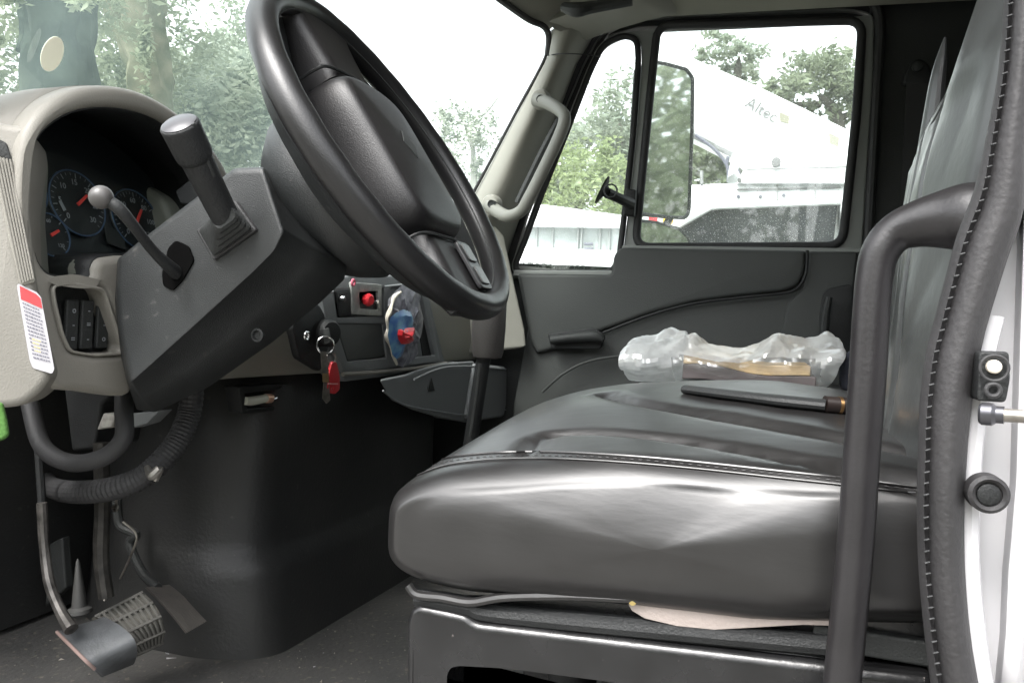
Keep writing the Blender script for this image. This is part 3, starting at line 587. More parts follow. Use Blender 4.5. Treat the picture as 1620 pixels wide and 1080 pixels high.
# wiper stalk + bellows
ws_=thing('stalk_switch','thick black stalk with a flat end in a square rubber boot on the column','stalk',PY(360,400,.79))
link('boot_frame',plate(fillet([PY(*q,SY-.006) for q in ((309,364),(371,316),(405,364),(337,412))],.003),[],YN,.008,.002),ws_,RUBBER)
c=[PY(*q,SY-.010) for q in ((314,364),(370,322),(399,362),(338,406))]; tip=PY(362,345,SY-.03)
secs=[]
for i in range(9):
    t=i/8; k=1-.50*t+(.05 if i%2 else 0); ce=sum(c,V((0,0,0)))/4*(1-t)+tip*t; ring=fillet([ce+(p-sum(c,V((0,0,0)))/4)*k for p in c],.004+.02*t,4); secs.append([p+V((0,-.0012*i,0)) for p in ring])
link('bellows',loft(secs),ws_,DARK2,ang=25)
a=PY(357,345,SY-.028); b=PY(283,196,.69)
d=(b-a)
link('stalk_stem',tube([a,a+d*.3,a+d*.62,a+d*.66],[.0155,.0160,.0168,.0168],18,smooth=4),ws_,DARK)
link('stalk_grip',tube([a+d*.64,a+d*.70,a+d*.9,a+d*.985,a+d*1.0],[.0168,.0195,.0202,.0202,.018],20,smooth=4),ws_,DARK)
link('end_cap',lathe(a+d*1.0,d,[(.0175,-.003),(.0185,.001),(.015,.003),(.004,.0045)],24),ws_,mat('grey_cap',(.06,.06,.065),.35))
s_=d.normalized(); link('side_ridge',tube([a+d*.42+V((.014,-.008,.003)),a+d*.95+V((.0175,-.006,.004))],.0028,8,smooth=0),ws_,DARK2)
# ball knob stalk
bs_=thing('ball_lever','thin curved black lever with a grey ball knob on the column','lever',PY(275,430,.79))
link('lever_arm',tube([PY(280,432,.80),PY(262,416,.775),PY(240,394,.75),(PY(215,362,.72)),PY(190,332,.70),PY(172,318,.695)],[.0085,.007,.006,.006,.0068,.0065],14),bs_,DARK)
link('ball_knob',lathe(PY(160,312,.69),PY(150,308,.69)-PY(172,318,.69),[(max(.0004,.0125*math.sin(R(t))),-.0125*math.cos(R(t))) for t in range(2,181,12)],24),bs_,mat('grey_knob',(.065,.062,.06),.38,var=.15,vs=60))
# =====================================================================  STEERING WHEEL
sw=thing('steering_wheel','large black leather rimmed steering wheel tilted away from the seat','steering wheel',WC)
def wp(r,a,h): return WC+(e1*math.cos(a)+e2*math.sin(a))*r+WN*h       # a from the top, towards passenger
rim=[wp(WR-.017,2*math.pi*i/72,0) for i in range(72)]
vs=[];fs=[];n=20
for i in range(96):
    a=2*math.pi*i/96; wv=1+.018*math.sin(a*26); 
    for j in range(n):
        b=2*math.pi*j/n; vs.append(wp(WR-.0175+.0170*math.cos(b),a,.0185*math.sin(b)*wv))
for i in range(96):
    for j in range(n): fs.append((i*n+j,i*n+(j+1)%n,((i+1)%96)*n+(j+1)%n,((i+1)%96)*n+j))
link('rim',mesh(vs,fs),sw,WHEEL)
link('rim_seam',tube([wp(WR-.034,2*math.pi*i/72,.006) for i in range(72)],.0012,6,closed=True,smooth=0),sw,DARK2)
# hub pad (rounded, raised), elongated towards the lower spokes
def pad(pts,h0,h1,k1=.86,lift=.01,steps=5):
    P=cat([(x,y,0) for x,y in pts],5,True); c=sum(P,V((0,0,0)))/len(P); secs=[]
    for t in range(steps+1):
        u=t/steps; k=1-(1-k1)*(u**2.4); h=h0+(h1-h0)*math.sin(u*math.pi/2); secs.append([WC+e1*(c.y+(p.y-c.y)*k)+e2*(c.x+(p.x-c.x)*k)+WN*h for p in P])
    for k in (.6,.3,.03): secs.append([WC+e1*(c.y+(p.y-c.y)*k*k1)+e2*(c.x+(p.x-c.x)*k*k1)+WN*(h1+lift*(1-k*k)) for p in P])
    return loft(secs)
link('horn_pad',pad([(-.062,.106),(0,.113),(.062,.106),(.085,.08),(.088,0),(.085,-.09),(.062,-.122),(0,-.128),(-.062,-.122),(-.085,-.09),(-.088,0),(-.085,.08)],-.055,.021,.82,.006,8),sw,PAD,ang=60)
link('hub_back',lathe(WC,WN,[(.07,-.075),(.11,-.062),(.125,-.052),(.11,-.04)],40),sw,PAD)
for top in (1,-1):
    secs=[]
    for r,hw,h,th in ((.110,.060,-.026,.030),(.135,.062,-.022,.028),(.165,.066,-.016,.022),(.195,.072,-.010,.016),(.222,.078,-.004,.012)):
        c=WC+e1*(r*top-( .012 if top<0 else 0))+WN*h; secs.append(fillet([c-e2*hw-WN*th,c+e2*hw-WN*th,c+e2*hw*.86+WN*th,c-e2*hw*.86+WN*th],.016,5))
    link('spoke',loft(secs),sw,PAD,ang=50)
link('back_cover',lathe(WC,WN,[(.05,-.078),(.13,-.070),(.19,-.045),(.219,-.022),(.217,-.016),(.17,-.036),(.12,-.050),(.05,-.055)],64),sw,SHROUD,ang=50)
for y in (.116,-.130): link('pad_gap',tube([WC+e1*y+e2*x+WN*h for x,h in ((-.083,-.045),(-.078,-.01),(-.062,.004),(0,.008),(.062,.004),(.078,-.01))],.0022,6),sw,DARK)
# thumb switch plates on the lower spokes
for x_,y_ in ((.030,-.172),):
    u=-e1 if y_<0 else e1; s_2=e2; c=WC+e1*y_+e2*x_+WN*.008
    q=link('switch_pod',loft([fillet([c+u*a_+s_2*b_+WN*h for a_,b_ in ((-.036,-.020),(.036,-.022),(.036,.022),(-.036,.020))],.008,3) for h in (0,.006)]),sw,mat('pod_grey',(.02,.02,.021),.35) if y_<0 else DARK2,bevel=.002)
    for k in (-1,1): link('pod_button',loft([fillet([c+u*(.017*k)+u*a_+s_2*b_+WN*h for a_,b_ in ((-.013,-.013),(.013,-.013),(.013,.013),(-.013,.013))],.004,3) for h in (.006,.0085)]),q,mat('button_grey',(.05,.052,.052),.3) if y_<0 else DARK2,bevel=.001)
# emblem recess on the pad
link('emblem_recess',plate([WC+e1*y+e2*x+WN*.0275 for x,y in ((-.018,.0),(0,.022),(.018,.0),(0,-.022))],[],WN,.002,.0005),sw,DARK2)
# =====================================================================  SEAT
bench=thing('bench_seat','shiny black vinyl driver seat on a black steel base','seat',(-.08,1.0,FL))
def gro(x,a,w): return math.exp(-((x-a)/w)**2)
def cushion(name,y0,y1,x0,x1,ztop,zbot,front_r,dome,tiltz,seam=None,par=None,m_=LEATHER,seed=0,nu=150,nv=110):
    # closed loops in XZ around the cushion, marched along Y with rounded ends
    vs=[];fs=[]; N=nu
    def section(v):
        y=y0+(y1-y0)*v
        e=min(v,1-v)*(y1-y0); er=.034
        ins=0 if e>er else er*1.12*(1-math.sqrt(max(0,1-((er-e)/(er*1.12))**2)))
        out=[]
        for i in range(N):
            t=i/N*2*math.pi; c,s=math.cos(t),math.sin(t)
            # superellipse in XZ
            p=4.6; q=(abs(c)**p+abs(s)**p)**(-1/p); X=c*q; Z=s*q
            hx=(x1-x0)/2-ins*.9; hz=(ztop-zbot)/2-ins*.75
            x=(x0+x1)/2+X*hx; z=(ztop+zbot)/2+Z*hz
            fx=(x-x0)/(x1-x0)
            if Z>0:
                z+=Z*dome*(math.sin(math.pi/2*min(1,max(0,v)/.74)) if v<.74 else math.cos(math.pi/2*min(1,(v-.74)/.26)**2))*(.35+.65*math.sin(math.pi*min(1,max(0,.15+fx*.72))))
            z+=tiltz*(fx-.5)
            z-=(.013*max(0,1-fx/.40)**2*min(1,max(0,Z)*1.2)**.8 if Z>0 else -.006*max(0,1-fx/.2)**2*-Z)
            nz=noise.noise(V((x*7+seed,y*6,z*7)))*.006+noise.noise(V((x*24+seed,y*18,z*14)))*.0009
            out.append(V((x+nz*.8,y+0,z+nz)))
        return out
    secs=[section(v) for v in [0,.003,.009,.018,.030,.045]+[.07+.86*i/nv for i in range(nv+1)]+[.955,.975,.988,.996,1]]
    # bulged end caps
    for end,sg in ((0,-1),(-1,1)):
        s=secs[end]; c=sum(s,V((0,0,0)))/len(s); caps=[]
        for k,b in ((.97,.001),(.9,.0033),(.78,.0069),(.6,.0112),(.4,.0147),(.2,.0168),(.01,.0175)):
            caps.append([c+(p-c)*k+V((0,sg*(b+noise.noise(V((p.x*k*8,p.z*k*8,seed)))*.006),0)) for p in s])
        if end==0: secs=caps[::-1]+secs
        else: secs=secs+caps
    return secs
secs=cushion('c',.745,1.30,-.362,.20,-.128,-.264,.05,.058,.048,seed=3)
# seam grooves on the top, found where the sight lines meet the cushion
from mathutils.bvhtree import BVHTree
NS=len(secs[0]); bv0=BVHTree.FromPolygons([p for q in secs for p in q],[(i*NS+j,i*NS+(j+1)%NS,(i+1)*NS+(j+1)%NS,(i+1)*NS+j) for i in range(len(secs)-1) for j in range(NS)])
def hit0(l): 
    o=[bv0.ray_cast(V((0,0,0)),ray(x,y).normalized(),4)[0] for x,y,_ in cat([(a_,b_,0) for a_,b_ in l],10)]; return [p for p in o if p]
gaf=hit0([(826,716),(838,704),(856,692),(885,684),(960,683),(1060,693),(1200,715),(1340,742),(1450,768)])
gbf=hit0([(958,622),(1000,633),(1080,648),(1200,668),(1335,692),(1450,716)])
def groove(p):
    d=min((p-q).length_squared for q in gaf); g=.010*math.exp(-d/.00005)
    d=min((p-q).length_squared for q in gbf); return g+.010*math.exp(-d/.0001)
secs=[[p-V((0,0,groove(p))) if p.z>-.16 else p for p in s] for s in secs]
cush=link('cushion',loft(secs),bench,LEATHER,ang=80)
def seamline(pts,Y,r,name,mt_,par):
    link(name,tube([PY(*q,Y) for q in pts],r,8),par,mt_)
STI=mat('grey_thread',(.05,.048,.048),.6)
s1=[(640,760),(655,744),(700,727),(760,718),(830,715),(900,716),(1000,722),(1100,731),(1220,744),(1340,757),(1450,770)]
from mathutils.bvhtree import BVHTree
dg=bpy.context.evaluated_depsgraph_get(); dg.update()
bv=BVHTree.FromPolygons([v.co+woff(bench) for v in cush.data.vertices],[tuple(p.vertices) for p in cush.data.polygons])
def onseat(px,py,lift=.001):
    d=ray(px,py).normalized(); h=bv.ray_cast(V((0,0,0)),d,4)
    return (h[0]+h[1].normalized()*lift*(1 if h[1].dot(d)<0 else -1)) if h[0] else None
def seat_tube(pts,r,name,mt_,lift=.001):
    P=[onseat(p[0],p[1],lift) for p in cat([(a,b,0) for a,b in pts],5)]; P=[p for p in P if p]
    if len(P)>3: link(name,tube(P,r,7,smooth=0),cush,mt_)
seat_tube(s1,.0014,'piping',LEATHER,.0004); seat_tube([(x,y+11) for x,y in s1[1:]],.0009,'lower_piping',LEATHER)
ms=[]
P=[onseat(p[0],p[1]+5,.0006) for p in cat([(a,b,0) for a,b in s1[1:]],60)]; P=[p for p in P if p]; acc=0
for i in range(1,len(P)-2):
    acc+=(P[i]-P[i-1]).length
    if acc>.0075 and len(ms)<90: acc=0; dd=(P[i+1]-P[i]).normalized(); ms.append(tube([P[i],P[i]+dd*.0035],.0004,5,smooth=0))
if ms: link('stitching',join(ms),cush,STI)
# loose skirt of the seat cover and the beige lining showing below
sk_=[(646,925),(660,940),(700,945),(745,952),(800,944),(900,942),(1000,946),(1100,943),(1200,942),(1320,941),(1470,941)]
link('cover_hem',tube([PY(*q,.752) for q in sk_],.0045,8),bench,LEATHER)
bl=[(990,950),(1010,948),(1100,950),(1320,948),(1330,990),(1270,988),(1200,992),(1130,996),(1070,990),(1020,978),(1000,966)]
link('lining_flap',plate(L(PY,bl,.758),[],YN,.003,.0008),bench,BEIGE,label='beige inner cloth hanging below the seat cover')
link('brass_tack',lathe(PY(1001,950,.752),YN,[(.004,0),(.0035,.003),(.001,.004)],12),bench,mat('brass_tack',(.75,.6,.25),.3,1))
link('seat_pan',loft([[PY(*q,k) for q in ((655,940),(1480,945),(1480,1050),(1300,1030),(700,960))] for k in (.775,1.25)]),bench,SEATBASE,bevel=.004)
# steel seat base
out_=[(641,1200),(641,985),(648,964),(662,956),(735,972),(752,985),(1290,1048),(1330,1054),(1480,1070),(1480,1200)]
inn=[(692,1200),(694,1060),(704,1043),(722,1038),(800,1042),(960,1062),(1100,1085),(1160,1200)]
link('base_frame',plate(fillet(L(PY,out_,.752),.008,4),[fillet(L(PY,inn,.752),.012,4)],YN,.05,.009,4),bench,SEATBASE,ang=40)
link('slide_rail',tube([PY(*q,.772) for q in ((745,975),(900,992),(1100,1018),(1320,1046))],.008,10),bench,SEATBASE)
link('rail_fold',tube([PY(*q,.765) for q in ((660,945),(740,958),(770,968),(900,982),(1310,1020))],.010,10),bench,DARK)
link('slide_lever',box(PY(1380,1015,.775),(.10,.02,.022)),bench,DARK2,bevel=.003)
link('rear_support',box((.02,1.0,-.45),(.30,.44,.30)),bench,DARK)
for x in (-.30,.12): link('base_leg',box((x,1.22,-.46),(.05,.03,.33)),bench,SEATBASE,bevel=.004)
link('floor_bracket',lathe(V((-.20,.98,FL)),(0,0,1),[(.09,0),(.08,.03),(.03,.05),(.03,.30)],24),bench,DARK)
# backrest
def bx(z): return .135+.145*(z+.10)
bsec=[]
NZ=90; NY=100
def sst(a,b,x): t=max(0,min(1,(x-a)/(b-a))); return t*t*(3-2*t)
def bpt(t,z):
    yf=1.245-.215*sst(.235,.275,z)-.03*sst(.3,.5,z); y=.78+(yf-.78)*t; v=t
    e=min(v,1-v)*.455; er=.035
    r=0 if e>er else (er-math.sqrt(max(0,er*er-(er-e)**2)))
    g=0
    for y_,w_ in ((.925+.13*(z),.005),(1.04+.16*z,.006),(.99+.15*z,.0035)): g+=.010*math.exp(-((y-y_)/w_)**2)
    q=V((y*6,z*4,4)); nz=noise.noise(q)*.010+(1-abs(noise.noise(V((y*8+z*5,z*5-y*3,9))))*2)*.003+noise.noise(V((y*22,z*18,2)))*.0009
    return V((bx(z)+r+g-.020*math.sin(math.pi*min(1,max(0,v)))+nz+.008*math.cos((z+.1)*9),y,z))
vs=[];fs=[]
zs=[-.20+ .78*i/NZ for i in range(NZ+1)]
for z in zs:
    row=[bpt(j/NY,z) for j in range(NY+1)]; yf=row[-1].y
    row+= [V((bx(z)+.13,yf,z)),V((bx(z)+.15,yf-.03,z)),V((bx(z)+.15,.80,z)),V((bx(z)+.12,.775,z))]
    bsec.append(row)
bk=link('backrest',loft(bsec),bench,LEATHER2,ang=60)
hp_=[PY(x,y,k) for x,y,k in ((1462,300,1.20),(1470,235,1.20),(1477,180,1.20),(1483,130,1.20),(1489,95,1.20),(1495,60,1.20))]
link('headrest_horn',tube(hp_,[.020,.019,.0165,.013,.009,.002],14,flat=(.75,1.3),up=(0,1,0)),bench,LEATHER2)
# middle and passenger seat
ps=thing('passenger_bench','black vinyl passenger bench beyond the driver seat','seat',(-.05,1.8,FL))
secs=cushion('p',1.33,2.24,-.33,.30,-.125,-.27,.05,.022,.01,seed=11,nv=40,nu=80)
link('cushion',loft(secs),ps,LEATHER,ang=80)
secs=[]
for z in [-.16+.60*i/14 for i in range(15)]:
    x=.36+.10*(z+.1); rr_=.03 if z>.40 else 0
    secs.append([V((x+rr_,1.36,z)),V((x-.03+rr_,1.42,z)),V((x-.03+rr_,1.78,z)),V((x-.018+rr_,1.80,z)),V((x-.03+rr_,1.82,z)),V((x-.03+rr_,2.16,z)),V((x+rr_,2.22,z)),V((.478,2.22,z)),V((.478,1.36,z))])
link('backrest',loft(secs),ps,LEATHER2,bevel=.01)
link('base_box',box((0,1.8,-.44),(.45,.75,.36)),ps,DARK)
# things on the passenger seat
def SP(x,y,k=1.45): return PY(x,y,k)
bk2=thing('book_stack','thick book with a brown cover lying in a clear plastic bag','book',SP(1180,614))
bz=SP(1180,614).z
b0,b1=SP(1078,600).x,SP(1292,600).x
PAGES=mat('yellowed_pages',(.68,.50,.28),.8,var=.12,vs=3,bump=.6,bs=500,stretch=(.02,.02,1)); COVER=mat('brown_book_cover',(.10,.085,.085),.5,var=.2,vs=12)
def slab(x0,x1,y0,y1,z0,z1,wv=.004):
    n=14; secs=[]
    for i in range(n+1):
        x=x0+(x1-x0)*i/n; w_=wv*math.sin(i*.55)-.009*(i/n)+.006; secs.append([V((x,y0,z0+w_)),V((x,y1,z0+w_)),V((x,y1,z1+w_)),V((x,y0,z1+w_))])
    return loft(secs)
zb=SP(1100,603).z
link('cover',slab(b0-.0,b1,1.46,1.66,zb-.004,zb+.022),bk2,COVER,bevel=.002); link('pages',slab(b0+.0,b1-.01,1.463,1.655,zb+.0225,zb+.040),bk2,PAGES,bevel=.002)
# clear plastic bag
BAGM=bpy.data.materials.new('clear_plastic_film'); BAGM.use_nodes=True
n_=BAGM.node_tree; n_.nodes.remove(n_.nodes['Principled BSDF'])
tr=n_.nodes.new('ShaderNodeBsdfTransparent'); gl_=n_.nodes.new('ShaderNodeBsdfGlossy'); gl_.inputs['Roughness'].default_value=.14; df=n_.nodes.new('ShaderNodeBsdfTranslucent'); df.inputs[0].default_value=(.85,.88,.88,1)
df2=n_.nodes.new('ShaderNodeBsdfDiffuse'); df2.inputs[0].default_value=(.85,.87,.87,1)
ma=n_.nodes.new('ShaderNodeMixShader'); ma.inputs[0].default_value=.5; n_.links.new(df.outputs[0],ma.inputs[1]); n_.links.new(df2.outputs[0],ma.inputs[2])
mb=n_.nodes.new('ShaderNodeMixShader'); mb.inputs[0].default_value=.28; n_.links.new(ma.outputs[0],mb.inputs[1]); n_.links.new(gl_.outputs[0],mb.inputs[2])
mc=n_.nodes.new('ShaderNodeMixShader'); n_.links.new(tr.outputs[0],mc.inputs[1]); n_.links.new(mb.outputs[0],mc.inputs[2])
tcx=n_.nodes.new('ShaderNodeTexCoord'); nx=n_.nodes.new('ShaderNodeTexNoise'); nx.inputs['Scale'].default_value=18; nx.inputs['Detail'].default_value=5; n_.links.new(tcx.outputs['Object'],nx.inputs['Vector'])
mrx=n_.nodes.new('ShaderNodeMapRange'); mrx.inputs[1].default_value=.35; mrx.inputs[2].default_value=.7; mrx.inputs[3].default_value=.22; mrx.inputs[4].default_value=.75; n_.links.new(nx.outputs[0],mrx.inputs[0]); n_.links.new(mrx.outputs[0],mc.inputs[0])
n_.links.new(mc.outputs[0],n_.nodes['Material Output'].inputs[0])
topl=[(980,548),(992,538),(1010,536),(1030,538),(1052,530),(1075,527),(1085,531),(1110,541),(1130,548),(1165,550),(1200,540),(1232,532),(1250,538),(1290,538),(1320,536),(1338,543),(1344,556)]
botl=[(984,600),(990,606),(1004,608),(1030,609),(1052,610),(1080,611),(1100,612),(1120,612),(1140,613),(1165,614),(1200,614),(1232,616),(1250,617),(1285,616),(1300,617),(1312,612),(1318,596)]
secs=[]; r3=random.Random(4)
NT=48
BAGW=BAGM.copy(); BAGW.name='milky_plastic_film'
for nd in BAGW.node_tree.nodes:
    if nd.type=='MAP_RANGE': nd.inputs[3].default_value=.62; nd.inputs[4].default_value=1.0
mrx.inputs[3].default_value=.10; mrx.inputs[4].default_value=.42
T=cat([(a,b,0) for a,b in topl],11); Bt=cat([(a,b,0) for a,b in botl],11)
rc=random.Random(12); CD=[(V((rc.gauss(0,1),rc.gauss(0,1),rc.gauss(0,1))).normalized(),k_,rc.uniform(0,9)) for k_ in (9,12,15,19,23,28,34,41,50,60) for _ in (0,1)]
def crum(p):
    p=p+V((noise.noise(p*9),noise.noise(p*9+V((4,4,4))),noise.noise(p*9+V((8,1,3)))))*.03
    return sum((abs(((p.dot(d)*k+ph)%2)-1)-.5)/k**.75 for d,k,ph in CD)*.052
def ridg(p,k): return 1-abs(noise.noise(p*k))*2.2
mi=[]
for t,b in zip(T,Bt):
    ring=[]
    for j in range(NT):
        a=2*math.pi*j/NT; yy_=1.565-.122*math.cos(a)
        f=.5+.5*math.sin(a); px=b[0]+(t[0]-b[0])*f; py=b[1]+(t[1]-b[1])*f
        P_=PY(px,py,1.46); q=V((P_.x,yy_,P_.z))
        k_=V((q.x*1.0,q.y*1.0,q.z*1.3)); d_=crum(k_)
        q+=V((noise.noise(k_*22)*.006,-math.cos(a)*d_,math.sin(a)*d_*(1 if f>.15 else .2))); ring.append(q)
        mi.append(1 if (f>.50 or px<1062 or px>1296) and not(1075<px<1290 and math.cos(a)>0 and f<.62) else 0)
    secs.append(ring)
me=loft(secs); me.materials.append(BAGM); me.materials.append(BAGW)
for p in me.polygons: p.material_index=mi[min(p.vertices[0],len(mi)-1)]
bag=tag(link('plastic_bag',me,None,None,ang=6),'crumpled clear plastic bag wrapped round the book on the seat','plastic bag')
# dark binder / umbrella beside
UM=[onseat(x,y,l_) for x,y,l_ in ((1085,622,.005),(1170,634,.0058),(1240,644,.0068),(1306,651,.0068))]
bd=thing('folded_umbrella','folded black umbrella lying on the seat below the plastic bag','umbrella',UM[2])
link('canopy',tube(UM,[.0062,.0070,.0078,.0078],12,flat=(1.6,.9)),bd,DARK)
hd_=onseat(1303,651,.0085); h2_=onseat(1352,655,.0085)
link('handle',tube([hd_,h2_],.0095,14,smooth=0),bd,mat('dark_brown_lacquer',(.015,.010,.009),.4))
link('gold_band',tube([hd_+(h2_-hd_)*.42,hd_+(h2_-hd_)*.52],.0099,14,smooth=0),bd,mat('gold_band',(.55,.33,.15),.3,1))
gv_=thing('black_glove','crumpled black cloth glove behind the plastic bag','glove',SP(1325,600,1.6))
link('cloth',loft([[V((p.x+math.sin(i*2.3+k)*.01,p.y,p.z+math.cos(i*1.7+k)*.006)) for i,p in enumerate(L(PY,[(1318,588),(1332,566),(1350,552),(1378,545),(1380,615),(1350,622),(1325,618)],k))] for k in (1.48,1.52,1.58,1.63)]),gv_,mat('navy_cloth',(.012,.014,.022),.9),bevel=.01)
# =====================================================================  FOOTWELL
# engine tunnel
tn=thing('engine_tunnel','large black moulded engine cover rising from the floor in front of the seat','engine cover',(-1.0,1.6,FL))
secs=[]
for z,gx,gy,r in ((FL,0,0,.07),(FL+.02,-.005,.0,.08),(-.50,-.02,.01,.09),(-.475,-.024,.012,.09),(-.455,-.040,.018,.09),(-.43,-.046,.022,.085),(-.30,-.05,.03,.085),(-.16,-.055,.04,.085),(-.11,-.08,.06,.08)):
    xr=-.80+gx; yn=1.19+gy
    poly=[V((-1.285,yn+.10,z)),V((-1.10,yn-.0,z)),V((xr-.10,yn+.005,z)),V((xr,yn+.06,z)),V((xr+.03,1.9,z)),V((xr+.02,2.05,z)),V((-1.285,2.05,z))]
    secs.append(fillet(poly,r,6))
link('cover',loft(secs),tn,TUNNEL,ang=70)
# hoses, brackets under the dash
ho=thing('corrugated_hose','thick ribbed black hose curving under the dash','hose',PY(200,780,.98))
hpth=cat([PY(x,y,k) for x,y,k in ((305,600,1.02),(300,650,1.02),(285,690,1.0),(262,722,.98),(225,755,.96),(180,772,.95),(135,778,.97),(100,776,1.03),(78,768,1.15),(70,755,1.26))],14)
link('ribbed_tube',tube(hpth,[.0165+.0013*(i%2) for i in range(len(hpth))],16,smooth=0),ho,RUBBER,ang=15)
link('clamp',tube([PY(232,738,.945),PY(240,752,.94),PY(252,742,.945),PY(246,760,.945)],[.004,.007,.006,.004],8),ho,mat('clamp_metal',(.25,.24,.22),.4,.8))
h2=tag(link('bent_hose',tube([PY(x,y,k) for x,y,k in ((196,600,.95),(196,650,.93),(196,690,.92),(178,714,.91),(150,728,.90),(115,732,.90),(82,720,.90),(62,695,.91),(48,640,.93))],.0125,14),None,RUBBER),'smooth black hose bent in a U under the gauge panel','hose')
cn=thing('wiring_connector','small white plug and black bracket behind the bent hose','connector',PY(165,680,1.0))
link('plug',prism(L(PY,[(163,653),(184,657),(176,676),(152,680)],1.0),(0,.03,0)),cn,mat('white_nylon',(.34,.33,.30),.6,var=.3,vs=90),bevel=.003)
link('bracket',prism(L(PY,[(204,654),(252,650),(232,670),(205,678)],1.0),(0,.03,0)),cn,GREYP,bevel=.002)
bx_=tag(link('relay_box',prism(L(PY,[(98,600),(190,610),(160,640),(148,710),(112,714)],1.02),(0,.10,0),),None,DARK,bevel=.006),'black tapered box hanging under the gauge panel','relay box')
cl=thing('courtesy_lamp','small clear footwell lamp in a black frame under the dash','lamp',PX(420,655,-.84))
def CL(x,y,d=0): return PX(x,y,-.86+d)
link('frame',plate(fillet([CL(*q) for q in ((378,612),(460,606),(462,646),(384,654))],.004),[fillet([CL(*q) for q in ((388,622),(455,614),(456,640),(392,646))],.003)],XN,.03,.002),cl,DARK)
link('backing',plate([CL(*q,-.015) for q in ((378,612),(460,606),(462,646),(384,654))],[],XN,.006),cl,DARK)
link('glass_bulb',tube([CL(387,634,.0),CL(398,634,.0),CL(420,630,.0)],[.007,.008,.0075],14),cl,mat('frosted_glass',(.55,.56,.48),.25))
link('brass_cap',tube([CL(420,630,.0),CL(428,630,.0)],[.0085,.0085],14,smooth=0),cl,mat('copper_cap',(.8,.5,.36),.3,.7))
link('wire_clip',tube([CL(430,632,0),CL(440,628,.0),CL(444,622,.0),CL(455,621,.0)],.0018,6),cl,CHROME)
# pedals
FT=-.63
def arm(par,pts,r,mt_,name='arm',flat=None): link(name,tube([PY(x,y,k) for x,y,k in pts],r,10,flat=flat),par,mt_)
PADM=mat('worn_pedal_rubber',(.05,.053,.056),.5,bump=.3,bs=200,col2=(.09,.095,.10),vs=30); PADB=mat('dusty_pedal_rubber',(.05,.048,.042),.8,bump=.5,bs=150,col2=(.10,.095,.08),vs=40)
p1=thing('clutch_pedal','left pedal with a worn smooth grey pad and a thin steel arm','pedal',PY(150,1040,.92))
arm(p1,[(66,795,.95),(70,860,.95),(78,920,.94),(95,965,.93),(113,995,.92)],[.0075,.0075,.008,.008,.010],mat('scuffed_steel',(.08,.075,.07),.45,.6,var=.6,vs=50))
pts=[((92,998),(165,975)),((112,1018),(192,990)),((135,1042),(212,1010)),((152,1058),(217,1032)),((165,1069),(212,1050))]
ks=[.95,.925,.915,.925,.945]
def pedal_pad(pts,ks,th):
    top=[];rows=[]
    for (a,b),k in zip(pts,ks):
        rows.append([PY(a[0]+(b[0]-a[0])*t,a[1]+(b[1]-a[1])*t,k+.05*t) for t in (0,.15,.5,.85,1)])
    rows=[list(r) for r in zip(*[cat(list(c),4) for c in zip(*rows)])]
    secs=[]
    for r in rows: secs.append(r+[p+V((-th,.006,-th*.6)) for p in r[::-1]])
    return loft(secs)
link('pad',pedal_pad(pts,ks,.010),p1,PADM,ang=50)
link('worn_edge',tube([PY(x,y,k) for x,y,k in ((90,999,.944),(110,1019,.918),(134,1043,.908),(150,1058,.918))],.0025,7),p1,mat('pink_worn_edge',(.20,.14,.125),.7))
p2=thing('brake_pedal','middle pedal with a square ribbed rubber pad','pedal',PY(215,1020,1.0))
arm(p2,[(160,700,1.02),(162,800,1.02),(160,880,1.02),(168,945,1.02)],[.012]*4,mat('dirty_arm',(.03,.028,.025),.55,.4,var=.5,vs=70))
pts=[((150,975),(226,936)),((165,990),(242,952)),((185,1008),(255,974)),((205,1024),(261,998)),((216,1036),(258,1016))]
pb=link('pad',pedal_pad(pts,[1.02,1.01,1.0,1.01,1.02],.012),p2,PADB,ang=50)
ms=[]
for i in range(9):
    t=.06+i*.11; pth=[PY(a[0]+(b[0]-a[0])*t,a[1]+(b[1]-a[1])*t,k+.05*t-.003) for (a,b),k in zip(pts,[1.02,1.01,1.0,1.01,1.02])]; ms.append(tube(pth,.0024,6))
for i,((a,b),k) in enumerate(zip(pts,[1.02,1.01,1.0,1.01,1.02])): ms.append(tube([PY(a[0],a[1],k-.004),PY((a[0]+b[0])/2,(a[1]+b[1])/2,k+.021),PY(b[0],b[1],k+.046)],.0026,6))
link('pad_ribs',join(ms),pb,mat('pale_rib_rubber',(.09,.087,.078),.8))
p3=thing('accelerator_pedal','long narrow ribbed accelerator pedal beside the brake pedal','pedal',PY(290,990,1.08))
pts=[((232,928),(268,924)),((252,948),(288,940)),((272,970),(308,962)),((296,1000),(327,982))]
link('pad',pedal_pad(pts,[1.10,1.08,1.07,1.07],.008),p3,mat('accelerator_rubber',(.06,.055,.05),.6,bump=.8,bs=60,stretch=(1,6,1),col2=(.10,.09,.08),vs=20),ang=50)
arm(p3,[(250,930,1.12),(225,905,1.14),(205,860,1.15),(215,845,1.15),(190,830,1.15),(185,790,1.15)],[.008]*6,STEEL if 0 else DARK2)
ln=thing('brake_linkage','thin bare steel rods and spring beside the brake pedal arm','linkage',PY(190,920,1.05))
for pp2,r_ in (([(158,840,1.05),(160,880,1.05),(157,910,1.05),(166,950,1.04)],.0025),([(195,825,1.08),(216,847,1.08),(206,880,1.08),(190,915,1.08)],.002),([(184,780,1.05),(184,802,1.05)],.002)):
    link('rod',tube([PY(x,y,k) for x,y,k in pp2],r_,8),ln,STEEL)
link('nut',lathe(PY(184,803,1.045),YN,[(.006,0),(.006,.004),(.003,.005),(.002,.001)],10),ln,STEEL)
